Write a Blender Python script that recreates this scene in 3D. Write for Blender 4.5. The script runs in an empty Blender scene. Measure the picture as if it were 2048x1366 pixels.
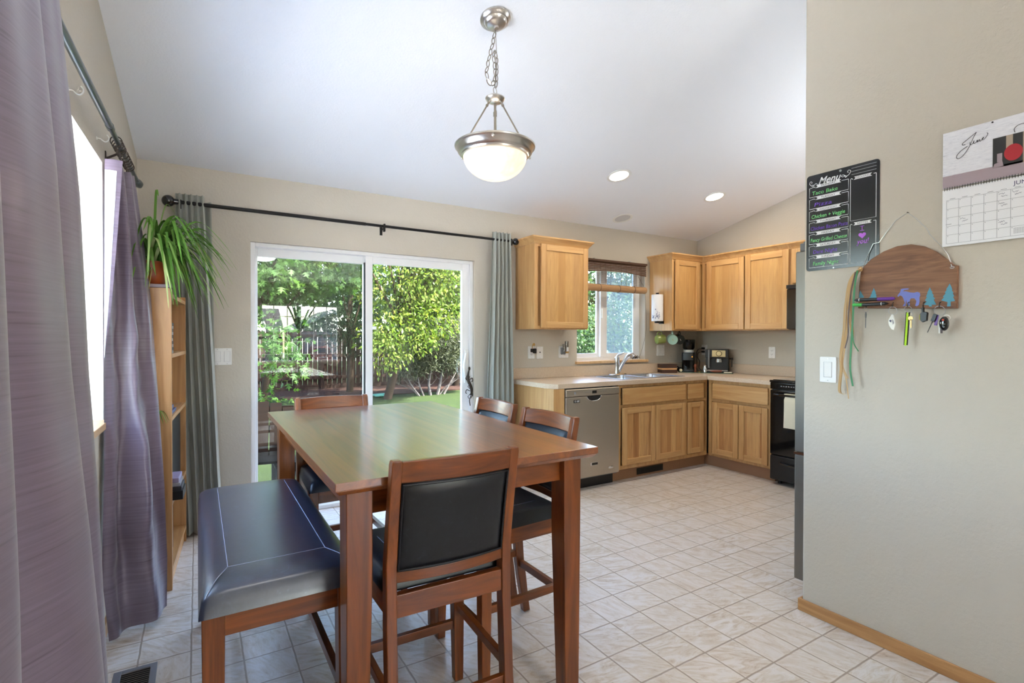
import bpy, bmesh, math, random
from math import sin, cos, pi, radians, sqrt, atan2
from mathutils import Vector, Matrix, Euler, noise
import numpy as np
random.seed(7)
C = bpy.context.scene.collection
SC = bpy.context.scene

# ------------------------------------------------------------------ camera, sky, sun, exposure
YAW, PITCH, ROLL, EYE, FPX = radians(31.4036), radians(-0.4745), radians(0.0928), 1.30, 1031.33
cam_d = bpy.data.cameras.new('camera'); cam = bpy.data.objects.new('camera', cam_d); C.objects.link(cam)
fwd = Vector((sin(YAW)*cos(PITCH), cos(YAW)*cos(PITCH), sin(PITCH)))
rgt = Vector((cos(YAW), -sin(YAW), 0)); upv = rgt.cross(fwd)
r2 = rgt*cos(ROLL) + upv*sin(ROLL); u2 = -rgt*sin(ROLL) + upv*cos(ROLL)
cam.matrix_world = Matrix(((r2.x, u2.x, -fwd.x, 0), (r2.y, u2.y, -fwd.y, 0), (r2.z, u2.z, -fwd.z, EYE), (0, 0, 0, 1)))
cam_d.sensor_fit = 'HORIZONTAL'; cam_d.sensor_width = 36.0; cam_d.lens = 36.0*FPX/2048
cam_d.clip_start = 0.05; cam_d.clip_end = 300
SC.camera = cam

SC.view_settings.view_transform = 'Standard'; SC.view_settings.look = 'None'
SC.view_settings.gamma = 1.0; SC.view_settings.use_curve_mapping = False
SC.view_settings.exposure = 0.74

w = bpy.data.worlds.new('sky'); SC.world = w; w.use_nodes = True
nt = w.node_tree; nt.nodes.clear()
sky = nt.nodes.new('ShaderNodeTexSky'); sky.sky_type = 'NISHITA'
sky.sun_disc = False; sky.sun_elevation = radians(48); sky.sun_rotation = radians(143); sky.air_density = 1.0; sky.dust_density = 2.0
bg = nt.nodes.new('ShaderNodeBackground'); bg.inputs['Strength'].default_value = 2.6
wo = nt.nodes.new('ShaderNodeOutputWorld')
nt.links.new(sky.outputs[0], bg.inputs[0]); nt.links.new(bg.outputs[0], wo.inputs[0])

def lamp(name, kind, loc, energy, color=(1, 1, 1), size=None, aim=None, parent=None, **kw):
    d = bpy.data.lights.new(name, kind); d.energy = energy; d.color = color
    if size is not None:
        if kind == 'AREA': d.size = size
        elif kind == 'SUN': d.angle = size
        else: d.shadow_soft_size = size
    for k, v in kw.items(): setattr(d, k, v)
    o = bpy.data.objects.new(name, d); C.objects.link(o)
    if parent is not None:
        o.parent = parent; o.location = Vector(loc) - ORG[parent.name]
    else: o.location = loc
    if aim is not None: o.rotation_euler = Vector(aim).to_track_quat('-Z', 'Y').to_euler()
    return o
lamp('sun', 'SUN', (20, -12, 25), 60.0, (1.0, 0.95, 0.88), radians(1.0), aim=(-0.38, 0.50, -0.80))

# ------------------------------------------------------------------ colours and materials
def S(r, g, b):
    f = lambda c: ((c/255)/12.92 if c/255 <= 0.04045 else ((c/255+0.055)/1.055)**2.4)
    return (f(r), f(g), f(b), 1.0)
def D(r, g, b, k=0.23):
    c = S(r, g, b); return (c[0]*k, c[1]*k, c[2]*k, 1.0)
MATS = {}
class NT:
    def __init__(s, name):
        s.m = bpy.data.materials.new(name); s.m.use_nodes = True; s.t = s.m.node_tree
        s.t.nodes.clear(); s.o = s.t.nodes.new('ShaderNodeOutputMaterial'); MATS[name] = s.m
    def n(s, typ, **kw):
        x = s.t.nodes.new('ShaderNode'+typ)
        for k, v in kw.items():
            if k in x.inputs: x.inputs[k].default_value = v
            else: setattr(x, k, v)
        return x
    def l(s, a, b): s.t.links.new(a, b)
    def bsdf(s, color=None, rough=0.5, metal=0.0, spec=0.5, coat=0.0, coat_rough=0.1, **kw):
        b = s.t.nodes.new('ShaderNodeBsdfPrincipled')
        if color is not None: b.inputs['Base Color'].default_value = color
        b.inputs['Roughness'].default_value = rough; b.inputs['Metallic'].default_value = metal
        b.inputs['Specular IOR Level'].default_value = spec
        b.inputs['Coat Weight'].default_value = coat; b.inputs['Coat Roughness'].default_value = coat_rough
        for k, v in kw.items(): b.inputs[k].default_value = v
        s.l(b.outputs[0], s.o.inputs[0]); return b
    def coord(s, scale=(1, 1, 1), rot=(0, 0, 0), loc=(0, 0, 0), out='Object'):
        tc = s.n('TexCoord'); mp = s.n('Mapping'); mp.inputs['Scale'].default_value = scale
        mp.inputs['Rotation'].default_value = rot; mp.inputs['Location'].default_value = loc
        s.l(tc.outputs[out], mp.inputs[0]); return mp.outputs[0]
    def noise(s, co, scale=5, detail=4, rough=0.55, dist=0.0):
        x = s.n('TexNoise'); x.inputs['Scale'].default_value = scale; x.inputs['Detail'].default_value = detail
        x.inputs['Roughness'].default_value = rough; x.inputs['Distortion'].default_value = dist
        s.l(co, x.inputs['Vector']); return x.outputs['Fac']
    def ramp(s, fac, stops):
        r = s.n('ValToRGB'); e = r.color_ramp.elements
        while len(e) < len(stops): e.new(0.5)
        for k, (p, c) in enumerate(stops): e[k].position = p; e[k].color = c
        s.l(fac, r.inputs[0]); return r.outputs[0]
    def mix(s, fac, a, b, mode='MIX'):
        m = s.n('Mix'); m.data_type = 'RGBA'; m.blend_type = mode
        for sock, v in ((m.inputs[0], fac), (m.inputs[6], a), (m.inputs[7], b)):
            if isinstance(v, (int, float, tuple)): sock.default_value = v
            else: s.l(v, sock)
        return m.outputs[2]
    def math(s, op, a, b=None):
        m = s.n('Math'); m.operation = op
        for k, v in enumerate((a, b)):
            if v is None: continue
            if isinstance(v, (int, float)): m.inputs[k].default_value = v
            else: s.l(v, m.inputs[k])
        return m.outputs[0]
    def bump(s, b, h, strength=0.2, dist=0.01):
        x = s.n('Bump'); x.inputs['Strength'].default_value = strength; x.inputs['Distance'].default_value = dist
        s.l(h, x.inputs['Height']); s.l(x.outputs[0], b.inputs['Normal'])

def flat(name, color, rough=0.5, metal=0.0, **kw):
    t = NT(name); t.bsdf(color, rough, metal, **kw); return t.m
def painted(name, color, bump=0.25, scale=120, rough=0.75):
    t = NT(name); b = t.bsdf(color, rough, spec=0.3); co = t.coord()
    t.bump(b, t.noise(co, scale, 3, 0.6), bump, 0.004); return t.m

painted('wall_paint', S(200, 192, 178), 0.5, 75)
painted('ceiling_paint', S(243, 245, 249), 0.35, 90, 0.85)
painted('white_paint', S(238, 238, 234), 0.15, 120)
flat('white_vinyl', S(240, 240, 240), 0.35)
flat('white_plastic', S(238, 237, 234), 0.3)
flat('dark_slot', S(22, 22, 22), 0.6)
flat('black_metal', S(34, 32, 32), 0.42, 0.6)
flat('pewter_metal', S(120, 126, 128), 0.32, 0.9)
flat('bronze_metal', S(70, 62, 56), 0.4, 0.8)
flat('chrome', S(225, 228, 232), 0.12, 1.0)
flat('brushed_nickel', S(205, 200, 194), 0.28, 1.0)
flat('antique_nickel', S(150, 142, 130), 0.38, 1.0)
flat('steel_wire', S(190, 190, 188), 0.3, 1.0)
flat('black_plastic', S(20, 20, 22), 0.35)
flat('black_gloss', S(10, 10, 12), 0.08, coat=0.5)
flat('dark_glass', S(8, 9, 11), 0.04, coat=0.6)
flat('grey_plastic', S(110, 112, 114), 0.45)
flat('vent_metal', S(140, 141, 148), 0.4, 0.5)
flat('vent_dark', S(45, 42, 38), 0.6); flat('vent_slat', S(118, 112, 102), 0.5); flat('can_grey', S(205, 205, 205), 0.6)
flat('cord_black', S(16, 16, 16), 0.5)
flat('gold_metal', S(200, 160, 90), 0.3, 0.9)
flat('brass_lens', S(205, 186, 140), 0.35, 0.5)
flat('paper_white', S(240, 240, 242), 0.7)
flat('ink_dark', S(40, 40, 46), 0.6)
flat('ink_grey', S(150, 150, 156), 0.7)
flat('ink_navy', S(60, 62, 100), 0.7)
flat('chalk_white', S(238, 238, 238), 0.6)
flat('chalk_green', S(136, 226, 140), 0.6)
flat('chalk_purple', S(124, 76, 196), 0.6)
flat('chalk_violet', S(190, 110, 226), 0.6)
flat('board_black', S(26, 27, 31), 0.22, spec=0.6)
flat('mauve_band', S(170, 154, 160), 0.7)
flat('photo_dark', S(38, 38, 38), 0.5); flat('photo_red', S(176, 30, 40), 0.5); flat('photo_tan', S(178, 160, 140), 0.5)
flat('blue_paint', S(116, 126, 196), 0.6); flat('teal_paint', S(84, 150, 170), 0.6)
flat('marker_green', S(70, 180, 80), 0.35); flat('marker_purple', S(104, 50, 150), 0.35)
flat('ribbon_green', S(58, 130, 80), 0.4); flat('ribbon_brown', S(88, 66, 66), 0.45); flat('raffia', S(196, 160, 110), 0.7)
flat('lime_cord', S(190, 236, 60), 0.6)
flat('tag_white', S(232, 230, 222), 0.4); flat('fob_red', S(214, 90, 70), 0.4); flat('key_brass', S(170, 140, 96), 0.35, 0.9)
flat('tag_yellow', S(196, 190, 80), 0.4)
flat('mug_green', S(132, 142, 72), 0.25); flat('mug_mint', S(176, 214, 198), 0.25); flat('mug_black', S(36, 42, 40), 0.25)
flat('cloth_cream', S(226, 220, 196), 0.85)
flat('towel_print', S(150, 152, 178), 0.8)
flat('tamper_wood', S(120, 62, 40), 0.35)
flat('jar_glass', S(206, 204, 200), 0.12)
flat('white_fabric', S(236, 238, 242), 0.8)
flat('disc_silver', S(160, 160, 168), 0.3, 0.3); flat('book_blue', S(70, 80, 120), 0.5); flat('book_dark', S(40, 36, 40), 0.5)
flat('book_mauve', S(150, 140, 170), 0.5); flat('book_white', S(214, 212, 214), 0.5)
flat('leaf_runner', S(196, 190, 110), 0.5)
flat('pot_amber', S(170, 78, 34), 0.3)
flat('soil', S(50, 38, 30), 0.9)
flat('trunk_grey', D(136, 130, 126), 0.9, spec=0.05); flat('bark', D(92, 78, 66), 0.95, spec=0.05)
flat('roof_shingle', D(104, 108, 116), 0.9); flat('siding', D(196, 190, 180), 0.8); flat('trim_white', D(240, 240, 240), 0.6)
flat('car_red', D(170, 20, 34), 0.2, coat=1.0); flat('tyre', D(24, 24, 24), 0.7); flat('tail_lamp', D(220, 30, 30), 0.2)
flat('drive_grey', S(180, 178, 172), 0.9)
flat('patio', S(150, 147, 142), 0.9); flat('side_bounce', S(226, 228, 230), 0.9)
flat('chair_brown', D(34, 26, 22), 0.8, spec=0.03); flat('chair_grey', D(110, 110, 110), 0.8, spec=0.05)
flat('toe_wood', S(168, 128, 96), 0.55)
flat('green_plastic', D(90, 180, 150), 0.5)

def wood(name, light, dark, axis='z', scale=1.0, rough=0.35, coat=0.0, stretch=14, contrast=(0.35, 0.68), bump=0.05, fig=1.0):
    """grain running along an axis of the object"""
    t = NT(name); b = t.bsdf(None, rough, coat=coat, coat_rough=0.12)
    sc = [9*scale*fig]*3; sc['xyz'.index(axis)] = 9*scale/stretch
    co = t.coord(tuple(sc)); n1 = t.noise(co, 2.2, 6, 0.6, 1.2)
    sc2 = [60*scale]*3; sc2['xyz'.index(axis)] = 60*scale/30
    n2 = t.noise(t.coord(tuple(sc2)), 3.0, 3, 0.6)
    c = t.ramp(n1, [(contrast[0], dark), (contrast[1], light)])
    c = t.mix(t.math('MULTIPLY', n2, 0.35), c, dark)
    t.l(c, b.inputs['Base Color']); t.bump(b, n2, bump, 0.002); return t.m
for ax in 'xyz':
    wood('cherry_'+ax, S(150, 80, 28), S(92, 44, 16), ax, 1.0, 0.3, 0.25)
    wood('natural_'+ax, S(214, 174, 120), S(190, 144, 90), ax, 1.0, 0.36, 0.1)
    wood('oak_trim_'+ax, S(206, 160, 108), S(170, 122, 74), ax, 1.0, 0.4)
wood('table_top', S(156, 86, 30), S(112, 58, 22), 'y', 1.0, 0.3, 1.0, 26)
nd = [n for n in MATS['table_top'].node_tree.nodes if n.type == 'BSDF_PRINCIPLED'][0]; nd.inputs['Coat IOR'].default_value = 1.65; nd.inputs['Coat Roughness'].default_value = 0.17
wood('sill_wood', S(226, 192, 146), S(200, 160, 112), 'y', 1.0, 0.4)
wood('rack_wood', S(158, 114, 82), S(112, 76, 54), 'y', 2.2, 0.6, 0.0, 10)
wood('dark_wood_and_shade', S(84, 54, 42), S(52, 34, 28), 'x', 2.0, 0.5)
wood('pale_maple', S(222, 176, 122), S(200, 150, 100), 'x', 2.0, 0.5)
wood('fence_wood', D(92, 74, 66), D(58, 46, 42), 'z', 1.0, 0.95, 0.0, 12); [n for n in MATS['fence_wood'].node_tree.nodes if n.type == 'BSDF_PRINCIPLED'][0].inputs['Specular IOR Level'].default_value = 0.05

def planks(name, axis, width, cols, off=0.0, rough=0.36, dark=S(150, 104, 58), knots=0.0):
    """glued-up panel: vertical strips of varying colour across one axis, grain along z"""
    t = NT(name); b = t.bsdf(None, rough, coat=0.1)
    k = 'xyz'.index(axis)
    tc = t.n('TexCoord'); sp = t.n('SeparateXYZ'); t.l(tc.outputs['Object'], sp.inputs[0])
    wob = t.noise(t.coord((3, 3, 0.01)), 3, 1)
    p = t.math('ADD', t.math('ADD', t.math('DIVIDE', sp.outputs[k], width), off), t.math('MULTIPLY', wob, 0.6))
    idx = t.math('FLOOR', p)
    wn = t.n('TexWhiteNoise'); wn.noise_dimensions = '1D'; t.l(idx, wn.inputs['W'])
    base = t.ramp(wn.outputs['Value'], [(i/(len(cols)-1), c) for i, c in enumerate(cols)])
    sc = [9.0]*3; sc[2] = 0.7
    n1 = t.noise(t.coord(tuple(sc)), 3.0, 6, 0.62, 1.4)
    g = t.ramp(n1, [(0.42, (0, 0, 0, 1)), (0.72, (1, 1, 1, 1))])
    c = t.mix(t.math('MULTIPLY', g, 0.42), base, dark)
    sc = [70.0]*3; sc[2] = 2.5
    c = t.mix(t.math('MULTIPLY', t.noise(t.coord(tuple(sc)), 3, 2), 0.22), c, dark)
    if knots:
        v = t.n('TexVoronoi'); v.inputs['Scale'].default_value = 5.0; v.inputs['Randomness'].default_value = 1.0
        t.l(t.coord((1, 1, 0.6)), v.inputs['Vector'])
        kf = t.ramp(v.outputs['Distance'], [(0.03, (1, 1, 1, 1)), (0.075, (0, 0, 0, 1))])
        c = t.mix(t.math('MULTIPLY', kf, knots), c, S(80, 40, 20))
    t.l(c, b.inputs['Base Color']); return t.m
UP = [S(212, 170, 112), S(204, 160, 100), S(194, 148, 88), S(208, 168, 114)]
LO = [S(230, 186, 126), S(176, 122, 72), S(214, 164, 104), S(194, 142, 88), S(226, 180, 122)]
planks('panel_upper_x', 'x', 0.085, UP, 0.3); planks('panel_upper_y', 'y', 0.085, UP, 0.6)
planks('panel_lower_x', 'x', 0.062, LO, 0.1, dark=S(120, 74, 38), knots=0.9); planks('panel_lower_y', 'y', 0.062, LO, 0.4, dark=S(120, 74, 38), knots=0.9)

def m_floor():
    t = NT('vinyl_tile'); b = t.bsdf(None, 0.3, spec=0.5, coat=0.15, coat_rough=0.25)
    px, py, x0, y0 = 0.181, 0.1852, 1.785, 1.576
    tc = t.n('TexCoord'); sp = t.n('SeparateXYZ'); t.l(tc.outputs['Object'], sp.inputs[0])
    wob = t.math('MULTIPLY', t.math('SUBTRACT', t.noise(t.coord(), 16, 3), 0.5), 0.035)
    ux = t.math('ADD', t.math('DIVIDE', t.math('SUBTRACT', sp.outputs[0], x0), px), wob)
    uy = t.math('ADD', t.math('DIVIDE', t.math('SUBTRACT', sp.outputs[1], y0), py), wob)
    fx = t.math('ABSOLUTE', t.math('SUBTRACT', t.math('FRACT', t.math('ADD', ux, 100)), 0.5))
    fy = t.math('ABSOLUTE', t.math('SUBTRACT', t.math('FRACT', t.math('ADD', uy, 100)), 0.5))
    edge = t.math('MAXIMUM', fx, fy)
    gro = t.ramp(edge, [(0.474, (0, 0, 0, 1)), (0.490, (1, 1, 1, 1))])
    halo = t.ramp(edge, [(0.44, (0, 0, 0, 1)), (0.476, (1, 1, 1, 1))])
    cb = t.n('CombineXYZ'); t.l(t.math('FLOOR', ux), cb.inputs[0]); t.l(t.math('FLOOR', uy), cb.inputs[1])
    wn = t.n('TexWhiteNoise'); t.l(cb.outputs[0], wn.inputs['Vector'])
    # every tile draws its own patch of stone and its own vein direction
    off = t.n('VectorMath'); off.operation = 'SCALE'; off.inputs['Scale'].default_value = 9.0; t.l(wn.outputs['Color'], off.inputs[0])
    ad = t.n('VectorMath'); t.l(t.coord((1, 1, 1)), ad.inputs[0]); t.l(off.outputs[0], ad.inputs[1])
    rt = t.n('VectorRotate'); rt.rotation_type = 'Z_AXIS'; t.l(ad.outputs[0], rt.inputs['Vector']); t.l(t.math('MULTIPLY', wn.outputs['Value'], 1.6), rt.inputs['Angle'])
    mp = t.n('Mapping'); mp.inputs['Scale'].default_value = (1.0, 3.4, 1); t.l(rt.outputs[0], mp.inputs[0])
    stone = t.noise(mp.outputs[0], 7, 8, 0.72, 1.6)
    fine = t.noise(ad.outputs[0], 60, 5, 0.75)
    c = t.ramp(stone, [(0.30, S(174, 152, 130)), (0.46, S(204, 194, 182)), (0.60, S(219, 215, 213)), (0.78, S(197, 184, 170))])
    c = t.mix(t.math('MULTIPLY', wn.outputs['Value'], 0.35), c, S(214, 202, 192))
    pit = t.math('MULTIPLY', t.ramp(fine, [(0.60, (0, 0, 0, 1)), (0.72, (1, 1, 1, 1))]), t.ramp(stone, [(0.35, (1, 1, 1, 1)), (0.6, (0.1, 0.1, 0.1, 1))]))
    c = t.mix(t.math('MULTIPLY', pit, 0.75), c, S(120, 92, 68))
    c = t.mix(t.math('MULTIPLY', halo, 0.35), c, S(230, 222, 212))
    c = t.mix(t.math('MULTIPLY', gro, 0.8), c, S(142, 124, 106))
    t.l(c, b.inputs['Base Color'])
    h = t.math('SUBTRACT', t.math('MULTIPLY', fine, 0.25), gro)
    t.l(t.math('ADD', t.math('MULTIPLY', fine, 0.2), 0.26), b.inputs['Roughness'])
    t.bump(b, h, 0.35, 0.004)
m_floor()
def m_leather():
    t = NT('black_leather'); b = t.bsdf(S(20, 21, 26), 0.40, spec=0.28, coat=0.3, coat_rough=0.30, **{'Coat IOR': 1.5}); co = t.coord()
    n = t.noise(co, 26, 6, 0.7, 1.0)
    t.l(t.ramp(n, [(0.35, S(15, 16, 22)), (0.6, S(20, 22, 29)), (0.75, S(36, 39, 50))]), b.inputs['Base Color'])
    t.bump(b, t.noise(co, 220, 3), 0.15, 0.001)
m_leather()
def m_bench():  # window sheen put into the colour: bluer and lighter than the chair leather
    t = NT('bench_leather_sheen'); b = t.bsdf(None, 0.34, spec=0.6, coat=1.0, coat_rough=0.30, **{'Coat IOR': 1.6}); co = t.coord()
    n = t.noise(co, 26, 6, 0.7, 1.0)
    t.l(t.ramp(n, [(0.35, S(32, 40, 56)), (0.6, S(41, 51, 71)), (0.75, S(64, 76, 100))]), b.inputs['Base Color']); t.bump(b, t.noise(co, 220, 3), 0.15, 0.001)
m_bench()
flat('leather_stitch', S(150, 155, 175), 0.6)
def m_satin():
    t = NT('mauve_satin'); b = t.bsdf(None, 0.34, spec=0.5, **{'Sheen Weight': 0.2})
    co = t.coord((2.0, 2.0, 90)); n = t.noise(co, 1.6, 5, 0.65, 0.3)
    n2 = t.noise(t.coord((9, 9, 700)), 1.0, 2, 0.5)
    c = t.ramp(n, [(0.24, S(74, 63, 74)), (0.40, S(108, 95, 110)), (0.62, S(119, 106, 122)), (0.8, S(131, 118, 135))])
    c = t.mix(t.math('MULTIPLY', n2, 0.2), c, S(88, 78, 98))
    t.l(c, b.inputs['Base Color']); t.bump(b, t.math('ADD', n, t.math('MULTIPLY', n2, 0.3)), 0.12, 0.002)
m_satin()
def m_green():
    t = NT('sage_drape'); b = t.bsdf(S(136, 142, 136), 0.8, spec=0.2, **{'Sheen Weight': 0.3})
    n = t.noise(t.coord((300, 300, 300)), 3, 2); t.l(t.ramp(n, [(0.3, S(158, 160, 150)), (0.7, S(176, 177, 167))]), b.inputs['Base Color'])
m_green()
def m_counter():
    t = NT('laminate'); b = t.bsdf(None, 0.32, spec=0.5); co = t.coord()
    c = t.ramp(t.noise(co, 160, 4, 0.8), [(0.3, S(186, 160, 134)), (0.5, S(208, 186, 160)), (0.7, S(222, 204, 182))])
    t.l(c, b.inputs['Base Color'])
m_counter()
def m_steel(name, col, axis, rough=0.28, metal=1.0):
    t = NT(name); b = t.bsdf(col, rough, metal); sc = [4.0]*3
    for k in range(3):
        if k != 'xyz'.index(axis): sc[k] = 500.0
    n = t.noise(t.coord(tuple(sc)), 1.0, 2)
    t.l(t.math('ADD', t.math('MULTIPLY', n, 0.12), rough-0.05), b.inputs['Roughness'])
    t.l(t.mix(n, col, tuple(x*0.86 for x in col[:3])+(1,)), b.inputs['Base Color'])
m_steel('stainless_x', S(196, 186, 172), 'x', 0.36, 0.85); m_steel('stainless_z', S(134, 128, 120), 'z', 0.38, 0.9); m_steel('sink_steel', S(214, 216, 220), 'x', 0.25)

def m_glass(name, ior=1.55, tint=(0.97, 0.985, 0.98, 1), haze=0.0):
    t = NT(name); tr = t.n('BsdfTransparent'); tr.inputs[0].default_value = tint
    gl = t.n('BsdfGlossy'); gl.inputs['Roughness'].default_value = 0.0; gl.inputs[0].default_value = (1, 1, 1, 1)
    fr = t.n('Fresnel'); ge = t.n('NewGeometry')      # thin pane: the same reflectance from either side
    t.l(t.math('ADD', t.math('MULTIPLY', ge.outputs['Backfacing'], 1/ior-ior), ior), fr.inputs['IOR'])
    mx = t.n('MixShader'); t.l(fr.outputs[0], mx.inputs[0]); t.l(tr.outputs[0], mx.inputs[1]); t.l(gl.outputs[0], mx.inputs[2])
    out = mx.outputs[0]
    if haze:
        df = t.n('BsdfTranslucent'); df.inputs[0].default_value = (0.8, 0.82, 0.85, 1)
        m2 = t.n('MixShader'); m2.inputs[0].default_value = haze; t.l(out, m2.inputs[1]); t.l(df.outputs[0], m2.inputs[2]); out = m2.outputs[0]
    t.l(out, t.o.inputs[0]); return t.m
m_glass('pane_glass'); m_glass('screen_glass', 1.45, (0.66, 0.68, 0.70, 1), 0.10); m_glass('reflective_glass', 1.52, (0.86, 0.88, 0.87, 1))
m_glass('tray_glass', 1.5, (0.75, 0.85, 0.8, 1)); m_glass('tinted_plastic', 1.5, (0.16, 0.16, 0.17, 1))

def m_leaf(name, cols, trans=0.5, rough=0.45):
    t = NT(name); oi = t.n('Attribute'); oi.attribute_name = 'tint'
    c = t.ramp(oi.outputs['Fac'], [(i/(len(cols)-1), x) for i, x in enumerate(cols)])
    b = t.n('BsdfPrincipled'); b.inputs['Roughness'].default_value = rough; b.inputs['Specular IOR Level'].default_value = 0.12; t.l(c, b.inputs['Base Color'])
    tl = t.n('BsdfTranslucent'); t.l(t.mix(1.0, c, (1.0, 1.1, 0.6, 1), 'MULTIPLY'), tl.inputs[0])
    mx = t.n('MixShader'); mx.inputs[0].default_value = trans
    t.l(b.outputs[0], mx.inputs[1]); t.l(tl.outputs[0], mx.inputs[2]); t.l(mx.outputs[0], t.o.inputs[0])
m_leaf('maple_leaf', [D(66, 104, 50), D(100, 142, 70), D(136, 170, 92)]); m_leaf('ash_leaf', [D(96, 136, 52), D(146, 176, 70), D(210, 206, 104)])
m_leaf('dark_leaf', [D(44, 72, 48), D(70, 104, 66), D(96, 130, 90)]); m_leaf('pine_leaf', [D(70, 80, 62), D(108, 118, 90), D(146, 150, 118)], 0.2)
m_leaf('bush_leaf', [D(74, 110, 72), D(112, 146, 102), D(158, 184, 136)]); m_leaf('spider_leaf', [S(84, 130, 54), S(122, 168, 76), S(200, 214, 150)], 0.35)
def m_grass():
    t = NT('lawn_grass'); b = t.bsdf(None, 0.9, spec=0.1); co = t.coord()
    n = t.noise(co, 3, 8, 0.75); n2 = t.noise(co, 40, 4, 0.8)
    c = t.ramp(n, [(0.3, D(54, 70, 32)), (0.5, D(74, 94, 44)), (0.72, D(98, 114, 60))])
    t.l(t.mix(t.math('MULTIPLY', n2, 0.5), c, D(74, 104, 54)), b.inputs['Base Color']); t.bump(b, n2, 1.0, 0.05)
    t = NT('mulch'); b = t.bsdf(None, 0.95, spec=0.1); n = t.noise(t.coord(), 30, 6, 0.8)
    t.l(t.ramp(n, [(0.3, D(66, 46, 38)), (0.6, D(104, 74, 62)), (0.75, D(140, 112, 96))]), b.inputs['Base Color']); t.bump(b, n, 1.0, 0.05)
m_grass()
def m_bamboo(name, c1, c2, axis_scale, trans):
    t = NT(name); n = t.noise(t.coord(axis_scale), 1.0, 3, 0.6); c = t.ramp(n, [(0.35, c1), (0.65, c2)])
    b = t.n('BsdfPrincipled'); b.inputs['Roughness'].default_value = 0.7; t.l(c, b.inputs['Base Color'])
    tl = t.n('BsdfTranslucent'); t.l(c, tl.inputs[0]); mx = t.n('MixShader'); mx.inputs[0].default_value = trans
    t.l(b.outputs[0], mx.inputs[1]); t.l(tl.outputs[0], mx.inputs[2]); t.l(mx.outputs[0], t.o.inputs[0])
m_bamboo('bamboo_dark', S(76, 54, 42), S(112, 82, 62), (6, 6, 260), 0.15); m_bamboo('bamboo_tan', S(176, 134, 92), S(206, 168, 126), (6, 6, 300), 0.2)
def m_bowl():
    t = NT('alabaster_glass'); n = t.noise(t.coord((1, 1, 1)), 9, 4, 0.6, 2.0)
    c = t.ramp(n, [(0.3, (0.95, 0.86, 0.72, 1)), (0.7, (1.0, 0.96, 0.89, 1))])
    tl = t.n('BsdfTranslucent'); t.l(c, tl.inputs[0])
    b = t.n('BsdfPrincipled'); b.inputs['Roughness'].default_value = 0.15; t.l(c, b.inputs['Base Color'])
    em = t.n('Emission'); em.inputs['Strength'].default_value = 0.05; t.l(c, em.inputs[0])
    mx = t.n('MixShader'); mx.inputs[0].default_value = 0.7; t.l(b.outputs[0], mx.inputs[1]); t.l(tl.outputs[0], mx.inputs[2])
    ad = t.n('AddShader'); t.l(mx.outputs[0], ad.inputs[0]); t.l(em.outputs[0], ad.inputs[1]); t.l(ad.outputs[0], t.o.inputs[0])
m_bowl()
def emit(name, col, s):
    t = NT(name); e = t.n('Emission'); e.inputs[0].default_value = col; e.inputs[1].default_value = s; t.l(e.outputs[0], t.o.inputs[0])
emit('lens_lit', (1, 0.93, 0.82, 1), 6.0); emit('bulb_lit', (1, 0.90, 0.76, 1), 1.3); emit('amber_dot', (1, 0.4, 0.05, 1), 1.0)
def m_weathered():
    t = NT('whitewash_print'); b = t.bsdf(None, 0.7); n = t.noise(t.coord((1, 5, 50)), 6, 6, 0.75)
    t.l(t.ramp(n, [(0.30, S(176, 176, 184)), (0.42, S(226, 226, 232)), (0.6, S(238, 238, 242))]), b.inputs['Base Color'])
m_weathered()
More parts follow.
